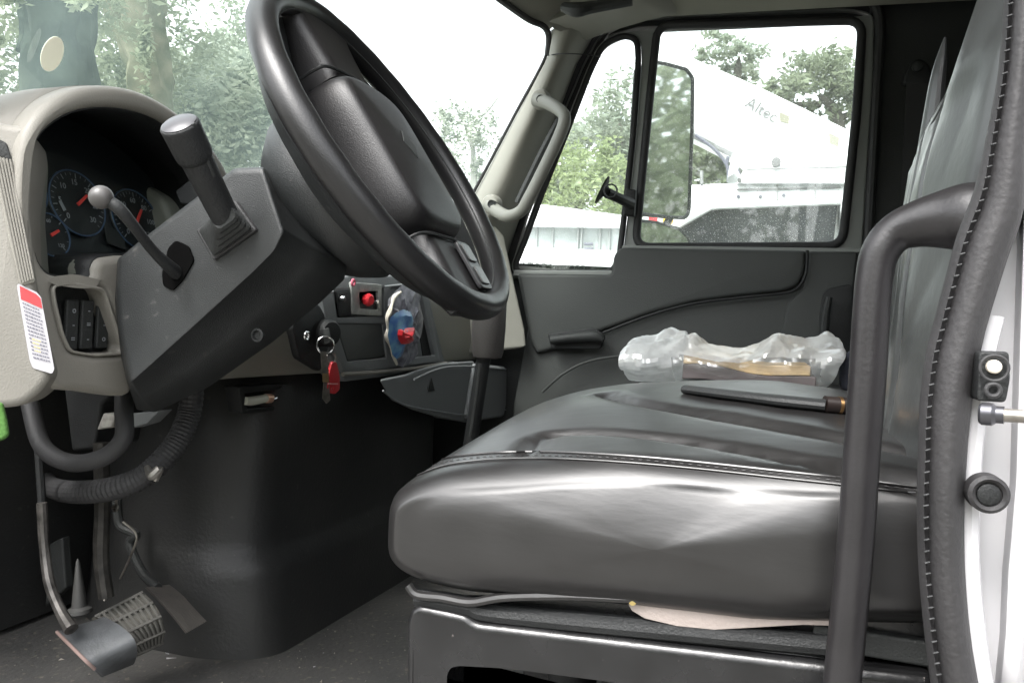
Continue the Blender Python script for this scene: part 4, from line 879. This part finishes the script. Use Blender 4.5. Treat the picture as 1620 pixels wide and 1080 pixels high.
cnv=tag(link('rubber_cone',lathe(PY(126,968,1.08),(PY(123,885,1.08)-PY(126,968,1.08)),[(.020,0),(.019,.006),(.012,.01),(.010,.03),(.003,.085),(.001,.09)],20),None,mat('grey_cone',(.05,.05,.048),.5)),'slim grey cone shaped boot standing behind the left pedal','boot')
# firewall clutter
fw_=thing('firewall_bracket','dark folded steel bracket on the firewall behind the pedals','bracket',PY(90,900,1.25))
link('plate',prism(L(PY,[(78,860),(98,850),(104,930),(70,960)],1.2),(0,.02,0)),fw_,DARK2,bevel=.004)
link('stay',tube(L(PY,[(60,700),(66,790),(64,800)],.97),.006,8),fw_,DARK)
# green plant seen past the dash end
# litter on mat
for i,(x,y,s) in enumerate(((270,1042,.008),(262,1036,.006),(515,1032,.004),(497,1054,.003),(350,884,.003))):
    p=PZ(x,y,FL+.003); tag(link('paper_scrap',mesh([p+V((rnd.uniform(-s,s),rnd.uniform(-s,s),rnd.uniform(0,s*.6))) for _ in range(4)],[(0,1,2),(1,2,3),(0,2,3)]),None,PAPER,solid=.0006),('larger white paper scrap on the floor mat by the pedals','smaller white paper scrap beside the larger one by the pedals','tiny white crumb in the middle of the floor mat','tiny white crumb nearest the camera on the mat','tiny white crumb at the foot of the engine cover')[i],'scrap') if i<4 else None
gm=[]; rg_=random.Random(55)
for i in range(420):
    x=rg_.uniform(-1.2,-.1); y=rg_.uniform(.66,1.16) if x<-.8 else rg_.uniform(.66,1.6); s_=rg_.uniform(.0008,.0028)*(1.8 if rg_.random()<.06 else 1); p=V((x,y,FL+.001))
    gm.append(([p+V((rg_.uniform(-s_,s_),rg_.uniform(-s_,s_),0)) for _ in range(3)]+[p+V((0,0,s_*.8))]))
link('floor_grit',mesh([q for g in gm for q in g],[f for i in range(len(gm)) for f in ((4*i,4*i+1,4*i+2),(4*i,4*i+1,4*i+3),(4*i+1,4*i+2,4*i+3),(4*i,4*i+2,4*i+3))]),None,mat('dry_grit',(.22,.20,.17),.9,var=.3,vs=90),kind='stuff',label='dry grit and crumbs scattered over the black floor mat')['category']='grit'
# =====================================================================  OUTSIDE THINGS
def barktube(p,r):
    me=tube(p,r,26,smooth=10)
    for v in me.vertices:
        c=v.co; q=V((c.x*3,c.y*3,c.z*1.1)); v.co=c+V((noise.noise(q*1.3),noise.noise(q*1.3+V((5,5,5))),0))*max(r)*.30+V((noise.noise(q*4),noise.noise(q*4+V((9,2,5))),0))*max(r)*.10
    return me
def leafcloud(blobs,leaf,seed,dens=1.0):
    r=random.Random(seed); vs=[];fs=[]
    for (c,rad,n) in blobs:
        c=V(c); rad=V(rad) if not isinstance(rad,(int,float)) else V((rad,rad,rad))
        subs=[]
        for _ in range(max(4,int(n/45))):
            u=V((r.gauss(0,1),r.gauss(0,1),r.gauss(0,1))).normalized()*(r.random()**.45); subs.append((V((c.x+u.x*rad.x,c.y+u.y*rad.y,c.z+u.z*rad.z)),r.uniform(.14,.32)))
        for _ in range(int(n*dens)):
            s,k=r.choice(subs); p=s+V((r.gauss(0,1)*rad.x,r.gauss(0,1)*rad.y,r.gauss(0,1)*rad.z))*k*.62
            a=V((r.gauss(0,1),r.gauss(0,1),r.gauss(0,.6))).normalized()*leaf*r.uniform(.6,1.3); b=a.orthogonal().normalized()*leaf*r.uniform(.25,.5)
            b.rotate(Matrix.Rotation(r.uniform(0,6.28),3,a)); i=len(vs); vs+= [p-a,p-b*1,p+a,p+b*1]; fs.append((i,i+1,i+2,i+3))
    me=bpy.data.meshes.new('leaves'); me.from_pydata([tuple(v) for v in vs],[],fs); me.update(); return me
def tree(label,base,blobs,trunk,leaf,seed,lm=LEAF,bm_=BARK,group=None,name='tree'):
    t=thing(name,label,'tree',base,group)
    ms=[barktube(p,r) for p,r in trunk]
    if ms: link('trunk',join(ms),t,bm_)
    if blobs: 
        o=link('crown',leafcloud(blobs,leaf,seed),t,lm)
    return t
def at(px,py,s): return PD(px,py,s)
def gd(px,s): p=PD(px,540,s); return V((p.x,p.y,GR))
# dark trunk close to the bonnet, left
s=9; b=gd(96,s); r_=.37
tree('thick dark shaded oak trunk at the far left of the windscreen',b,[(at(20,120,12),(1.2,1.2,.8),1300),(at(90,-60,10),(1.6,1.2,.9),2600),(at(20,0,11),(.7,.7,.5),300),(at(25,170,12),(1.2,.7,.6),1200),(at(85,-10,8.4),(.5,.3,.3),260)],[([b,at(97,150,s),at(96,60,s),at(100,-60,s),at(105,-200,s)],[r_*1.2,r_,r_*.98,r_*1.05,r_*1.2]),([at(30,80,s),at(38,40,s+.3),at(28,-10,s+1),at(15,-60,s+1)],[.03,.05,.05,.04])],.075,21,LEAF,mat('shade_dark_bark',(.008,.012,.011),.95,spec=.05,bump=1,bs=14,col2=(.035,.045,.035),vs=3))  # near-black bark colour carries the shade on this trunk
s=14; b=gd(240,s)
tree('moss covered pale oak trunk beside the dark trunk',b,[(at(170,60,16),(1.0,1.0,1.6),1500),(at(300,60,16),(1.3,1.0,1.5),1700),(at(230,-80,14),(2.6,1.5,1.2),2600),(at(170,130,15),(.8,.8,.7),700),(at(232,40,13.2),(.42,.3,1.0),260),(at(238,130,13.3),(.40,.3,.7),220)],[([b,at(238,170,s),at(228,60,s),at(222,-30,s),at(225,-160,s)],[.46,.36,.36,.40,.44]),([at(220,130,s),at(200,70,s),at(178,20,s),at(160,-60,s)],[.16,.15,.14,.12])],.085,22,LEAF,BARKM)
s=19; b=gd(345,s)
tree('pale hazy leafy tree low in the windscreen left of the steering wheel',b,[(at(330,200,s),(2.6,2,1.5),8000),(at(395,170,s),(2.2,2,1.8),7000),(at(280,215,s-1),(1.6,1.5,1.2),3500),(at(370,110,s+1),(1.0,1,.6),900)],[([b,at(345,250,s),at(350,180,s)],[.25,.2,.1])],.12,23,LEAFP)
s=34; b=gd(740,s)
tree('faint bare branched tree seen right of the steering wheel',b,[(at(745,215,s),(1.6,1.6,1.6),1400),(at(710,200,s),(.9,1,.8),400),(at(770,260,s),(.8,.8,1),400),(at(700,270,s),(.8,.8,1.2),500)],[([b,at(748,330,s),at(750,280,s),at(748,230,s)],[.25,.2,.16,.08]),([at(750,280,s),at(775,278,s),at(790,290,s)],[.1,.08,.05]),([at(748,235,s),at(735,195,s),at(720,170,s)],[.1,.07,.03]),([at(742,190,s),at(765,180,s),at(788,155,s)],[.08,.09,.04])],.12,24,mat('haze_washed_leaves',(.30,.33,.27),.7,var=.2),mat('haze_washed_bark',(.32,.32,.30),.9))  # pale leaf and bark colours carry the glare that washes this tree out
s=14; b=gd(905,s)
tree('bright yellow green bush in the vent window',b,[(at(915,290,s),(1.3,1,.75),3600),(at(960,268,s),(.5,.6,.5),700),(at(880,300,s),(.6,.6,.4),900)],[([b,at(915,300,s)],[.12,.08])],.07,25,LEAFB,name='bush')
s=20; b=gd(975,s)
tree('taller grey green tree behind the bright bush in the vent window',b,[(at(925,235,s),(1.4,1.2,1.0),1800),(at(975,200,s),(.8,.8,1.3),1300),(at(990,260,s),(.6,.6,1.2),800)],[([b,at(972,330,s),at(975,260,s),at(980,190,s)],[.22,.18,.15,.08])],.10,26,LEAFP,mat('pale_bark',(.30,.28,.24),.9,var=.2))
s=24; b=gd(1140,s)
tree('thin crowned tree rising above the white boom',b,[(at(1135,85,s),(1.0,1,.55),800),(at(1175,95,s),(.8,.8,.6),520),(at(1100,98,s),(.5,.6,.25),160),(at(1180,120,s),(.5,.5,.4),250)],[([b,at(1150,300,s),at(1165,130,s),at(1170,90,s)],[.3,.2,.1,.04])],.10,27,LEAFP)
s=18; b=gd(1300,s)
tree('broad oak at the right of the passenger window',b,[(at(1310,125,s),(1.0,1,.6),1500),(at(1235,150,s),(.75,.8,.42),1000),(at(1320,175,s),(.7,.7,.45),700),(at(1345,140,s),(.6,.6,.8),700)],[([b,at(1330,300,s),at(1325,190,s),at(1300,150,s)],[.3,.2,.12,.06]),([at(1325,190,s),at(1345,180,s)],[.08,.06]),([at(1300,165,s),at(1250,165,s),at(1225,160,s)],[.07,.05,.03])],.09,28,LEAF)
s=20; b=gd(1130,s)
tree('dense green tree under the white boom',b,[(at(1120,250,s),(1.2,1.2,1.2),3200),(at(1155,260,s),(.8,.8,.8),1500),(at(1060,240,s+3),(1.2,1,1.5),1800)],[([b,at(1130,300,s)],[.2,.1])],.10,29,LEAF)
# trees behind, for the mirror and the reflections
for i,(x,y,z,h) in enumerate(((11,4.6,2.2,5),(16,9,2.6,6),(9,24,3,6))):
    tree(('tree behind the truck nearest the passenger side','tall tree far behind the truck','tree far beyond the white truck to the rear')[i],(x,y,GR),[((x,y,z),(3.2,2.6,3.2),9000)],[([(x,y,GR),(x,y,z)],[.3,.2])],.16,40+i,LEAF)
bl_=[((-16+i*3.6,-11-2*math.sin(i*1.7),GR+2.9+.6*math.sin(i*2.3)),(2.6,1.8,3.1),2600) for i in range(10)]  # unseen trees added to cut the sky light entering the driver opening
light_block_trees=link('light_block_trees',leafcloud(bl_,.22,91),None,LEAF,kind='stuff'); tag(light_block_trees,'unseen row of trees added to block low sky light on the driver side','tree line')
# white utility truck with boom
ut=thing('utility_truck','white bucket truck with a raised boom parked beyond the passenger window','truck',PY(1200,800,6.3))
UY=6.0
def UP_(x,y,k=UY): return PY(x,y,k)
bmq=[(1000,20),(1100,92),(1200,135),(1345,205),(1420,245),(1420,300),(1180,262),(1172,247),(1095,208),(1000,170)]
link('boom',prism([UP_(*q) for q in bmq],(0,.5,0)),ut,OWHITE,bevel=.04)
link('boom_edge_shade',tube([UP_(*q,UY-.02) for q in ((1000,173),(1095,211),(1168,247))],.03,8,smooth=0),ut,mat('shaded_white',(.2,.2,.2),.5))  # grey tube paints the shaded lower edge of the white boom
bd_=[(1084,292),(1200,288),(1420,280),(1440,440),(1330,440),(1330,322),(1125,328),(1084,345)]
link('body_side',plate([UP_(*q,5.6) for q in bd_],[],YN,1.2,.02),ut,OWHITE)
link('hopper',prism([UP_(*q,5.55) for q in ((1180,262),(1420,255),(1420,290),(1165,290))],(0,.8,0)),ut,OWHITE)
link('tray',plate([UP_(*q,5.4) for q in ((1126,327),(1326,320),(1318,390),(1068,390),(1058,368))],[],YN,.5,.01),ut,mat('black_tray_paint',(.008,.009,.011),.9,var=.5,vs=3,spec=.1))
link('tray_rim',tube([UP_(*q,5.38) for q in ((1056,367),(1126,327),(1330,319))],.022,8,smooth=0),ut,mat('rim_white',(.6,.62,.62),.4))
link('chassis',box((1.0,6.6,-1.0),(5.5,1.6,.35)),ut,DARK)
for x in (-.6,2.2): link('wheel',lathe((x,5.75,-1.15),YN,[(.25,-.2),(.48,-.18),(.5,0),(.48,.05),(.3,.06),(.28,.02),(.1,.03)],36),ut,RUBBER)
cab_=[(-2.9,5.8,-1.1),(-2.9,5.8,-.5),(-2.6,5.8,.1),(-1.0,5.8,.12)]
link('hinge',tube([UP_(1168,250,5.8),UP_(1160,268,5.7),UP_(1162,285,5.6)],[.05,.03,.05],8),ut,mat('hinge_grey',(.45,.46,.46),.5))
for x,y,w_ in ((1228,256,14),(1170,285,6)): link('access_port',plate(circ(UP_(x,y,5.52),YN,w_*.0022,16),[],YN,.02),ut,mat('port_grey',(.08,.08,.08),.6))
for x,y in ((1168,311),(1203,311),(1240,309)): link('rivet',lathe(UP_(x,y,5.0),YN,[(.012,-.02),(.010,0)],10),ut,mat('rivet_grey',(.3,.3,.3),.5)) if 0 else link('rivet',lathe(UP_(x,y,5.595),YN,[(.012,-.01),(.010,.012)],10),ut,INK)
GRL=mat('panel_joint_grey',(.22,.22,.22),.6)
for l in (((1180,268),(1420,262)),((1230,290),(1230,322)),((1290,288),(1290,320)),((1165,300),(1330,296))): link('panel_joint',tube([UP_(x,y,5.53 if y<275 else 5.585) for x,y in l],.006,6,smooth=0),ut,GRL)
for l in (((1152,248),(1150,262),(1158,276),(1160,292)),((1170,246),(1160,254),(1166,268),(1172,284)),((1100,214),(1130,236),(1150,262),(1152,288))): link('hydraulic_hose',tube([UP_(x,y,5.9) for x,y in l],.012,7),ut,INK)
for x in (1090,1110): link('hand_rail',tube([UP_(x,292,5.6),UP_(x,270,5.6)],.012,6,smooth=0),ut,GRL)
u0=UP_(1188,165,UY-.012); u1=UP_(1222,184,UY-.012)
link('boom_lettering',text('Altec',(u0+u1)/2,u1-u0,(.12,0,1),.115,.003,.0),ut,mat('faded_letter_grey',(.13,.13,.13),.7),label='faded dark lettering on the boom')
link('boom_sticker',plate([UP_(*q,UY-.008) for q in ((1233,177),(1249,184),(1248,196),(1234,192))],[],YN,.004),ut,mat('faded_sticker',(.21,.20,.15),.7))
link('rear_sticker',plate([UP_(*q,UY-.008) for q in ((1311,210),(1328,218),(1326,232),(1313,227))],[],YN,.004),ut,mat('faded_sticker_b',(.22,.21,.17),.7))
# grey container / tank beyond the vent window
gt=thing('grey_tank_trailer','low grey ribbed trailer body with white skirt beyond the vent window','trailer',PY(890,640,6.5))
link('lid',prism([PY(*q,6.6) for q in ((780,325),(850,322),(985,340),(1010,345),(1010,360),(780,356))],(0,1.2,0)),gt,OWHITE,bevel=.02)
link('ribbed_wall',prism([PY(*q,6.7) for q in ((780,354),(1010,362),(1010,402),(780,392))],(0,1.0,0)),gt,mat('galvanised_sheet',(.30,.32,.32),.6,var=.2,vs=6))
for x in (850,875,915,921,950,965): link('rib',tube([PY(x,356,6.69),PY(x-2,402,6.69)],.012,6,smooth=0),gt,mat('rib_grey',(.25,.26,.26),.6))
for y in (386,394): link('latch_bar',tube([PY(924,y,6.66),PY(938,y,6.66)],.014,6,smooth=0),gt,INK)
link('skirt',prism([PY(*q,6.4) for q in ((770,388),(1010,398),(1010,520),(770,520))],(0,1.0,0)),gt,OWHITE)
a=PY(828,423,6.38); b=PY(868,425,6.38); link('lettering',text('170RI',(a+b)/2,b-a,(0,0,1),.115,.002),gt,mat('pale_letter_grey',(.11,.11,.11),.7),label='half hidden grey lettering on the white skirt')
a=PY(890,423,6.38); b=PY(925,425,6.38); link('lettering',text('1YARD',(a+b)/2,b-a,(0,0,1),.07,.002),gt,mat('pale_letter_grey2',(.14,.14,.14),.7))
# passenger door mirror
mr_=thing('side_mirror','tall black framed truck mirror outside the passenger window','mirror',PY(1050,400,2.62))
MY=2.62
# plane of the glass faces rearwards and towards the driver
MN=V((.84,-.54,0)).normalized(); MP=PY(1070,220,MY)
mo=[(1032,98),(1052,101),(1086,110),(1096,124),(1095,200),(1090,335),(1084,345),(1050,343),(1012,338),(1016,200),(1022,104)]
mg=fillet([PN(x,y,MP,MN) for x,y in mo],.012)
link('mirror_glass',plate(mg,[],MN,.004),mr_,MIRR)
link('mirror_rim',tube(mg,.006,8,closed=True,smooth=0),mr_,DARK)
link('housing',plate([p-MN*.006 for p in mg],[],MN,.05,.01),mr_,DARK)
mo2=[(1010,349),(1040,352),(1075,362),(1090,378),(1094,400),(1010,400)]
mg2=fillet([PN(x,y,MP,MN) for x,y in mo2],.012)
link('convex_glass',plate(mg2,[],MN,.004),mr_,MIRR); link('convex_rim',tube(mg2,.005,8,closed=True,smooth=0),mr_,DARK)
link('mirror_arm',tube([PN(1060,345,MP-MN*.03,MN),PN(1060,345,MP-MN*.03,MN)+V((-.05,-.02,-.10))],.012,8,smooth=0),mr_,DARK)
link('red_marker',plate([UP_(*q,5.3) for q in ((1026,340),(1040,342),(1040,351),(1026,349))],[],YN,.02),ut,RED)
link('amber_marker',lathe(UP_(1057,349,5.3),YN,[(.035,0),(.02,.02)],14),ut,AMBER)
link('orange_marker',plate([UP_(*q,5.3) for q in ((1066,366),(1080,370),(1079,382),(1070,382))],[],YN,.02),ut,ORANGE)
# own truck body behind the cab
ob=thing('cargo_box','white box body of the truck behind the cab','truck body',(2.5,1.5,GR))
link('box_side',box((2.6,1.5,.3),(3.8,2.2,2.4)),ob,OWHITE,bevel=.02)
link('cab_rear_skin',box((.62,1.48,.1),(.14,1.98,2.0)),ob,OWHITE,bevel=.02)
# bonnet of our truck
bn=tag(link('bonnet',loft([[V((x,.75,z-.08)),V((x,1.0,z)),V((x,1.95,z)),V((x,2.2,z-.08)),V((x,2.3,-.9)),V((x,.65,-.9))] for x,z in((-1.34,.10),(-1.8,.06),(-2.4,-.02),(-2.6,-.2))]),None,OWHITE,bevel=.03),'white bonnet of the truck beyond the windscreen','bonnet')
# weed seen under the dash end
GRN=mat('green_cloth',(.045,.12,.02),.9,bump=.5,bs=300,var=.2,vs=40)
rg=tag(link('cloth_rag',loft([[PD(x+dx,y,k)+V((0,0,math.sin(i*2.1+k*30)*.003)) for i,(x,y) in enumerate(((-40,636),(2,640),(9,664),(13,684),(4,700),(-40,706)))] for k,dx in ((.80,0),(.805,3),(.83,2),(.84,-2))]),None,GRN,bevel=.004),'bright green rag hanging under the end of the dash','rag')
# ---------------- lift everything to the real height above the ground ----------------
for o in list(COL.objects):
    if o.parent is None and o not in (cam,so): o.location.z+=Z0
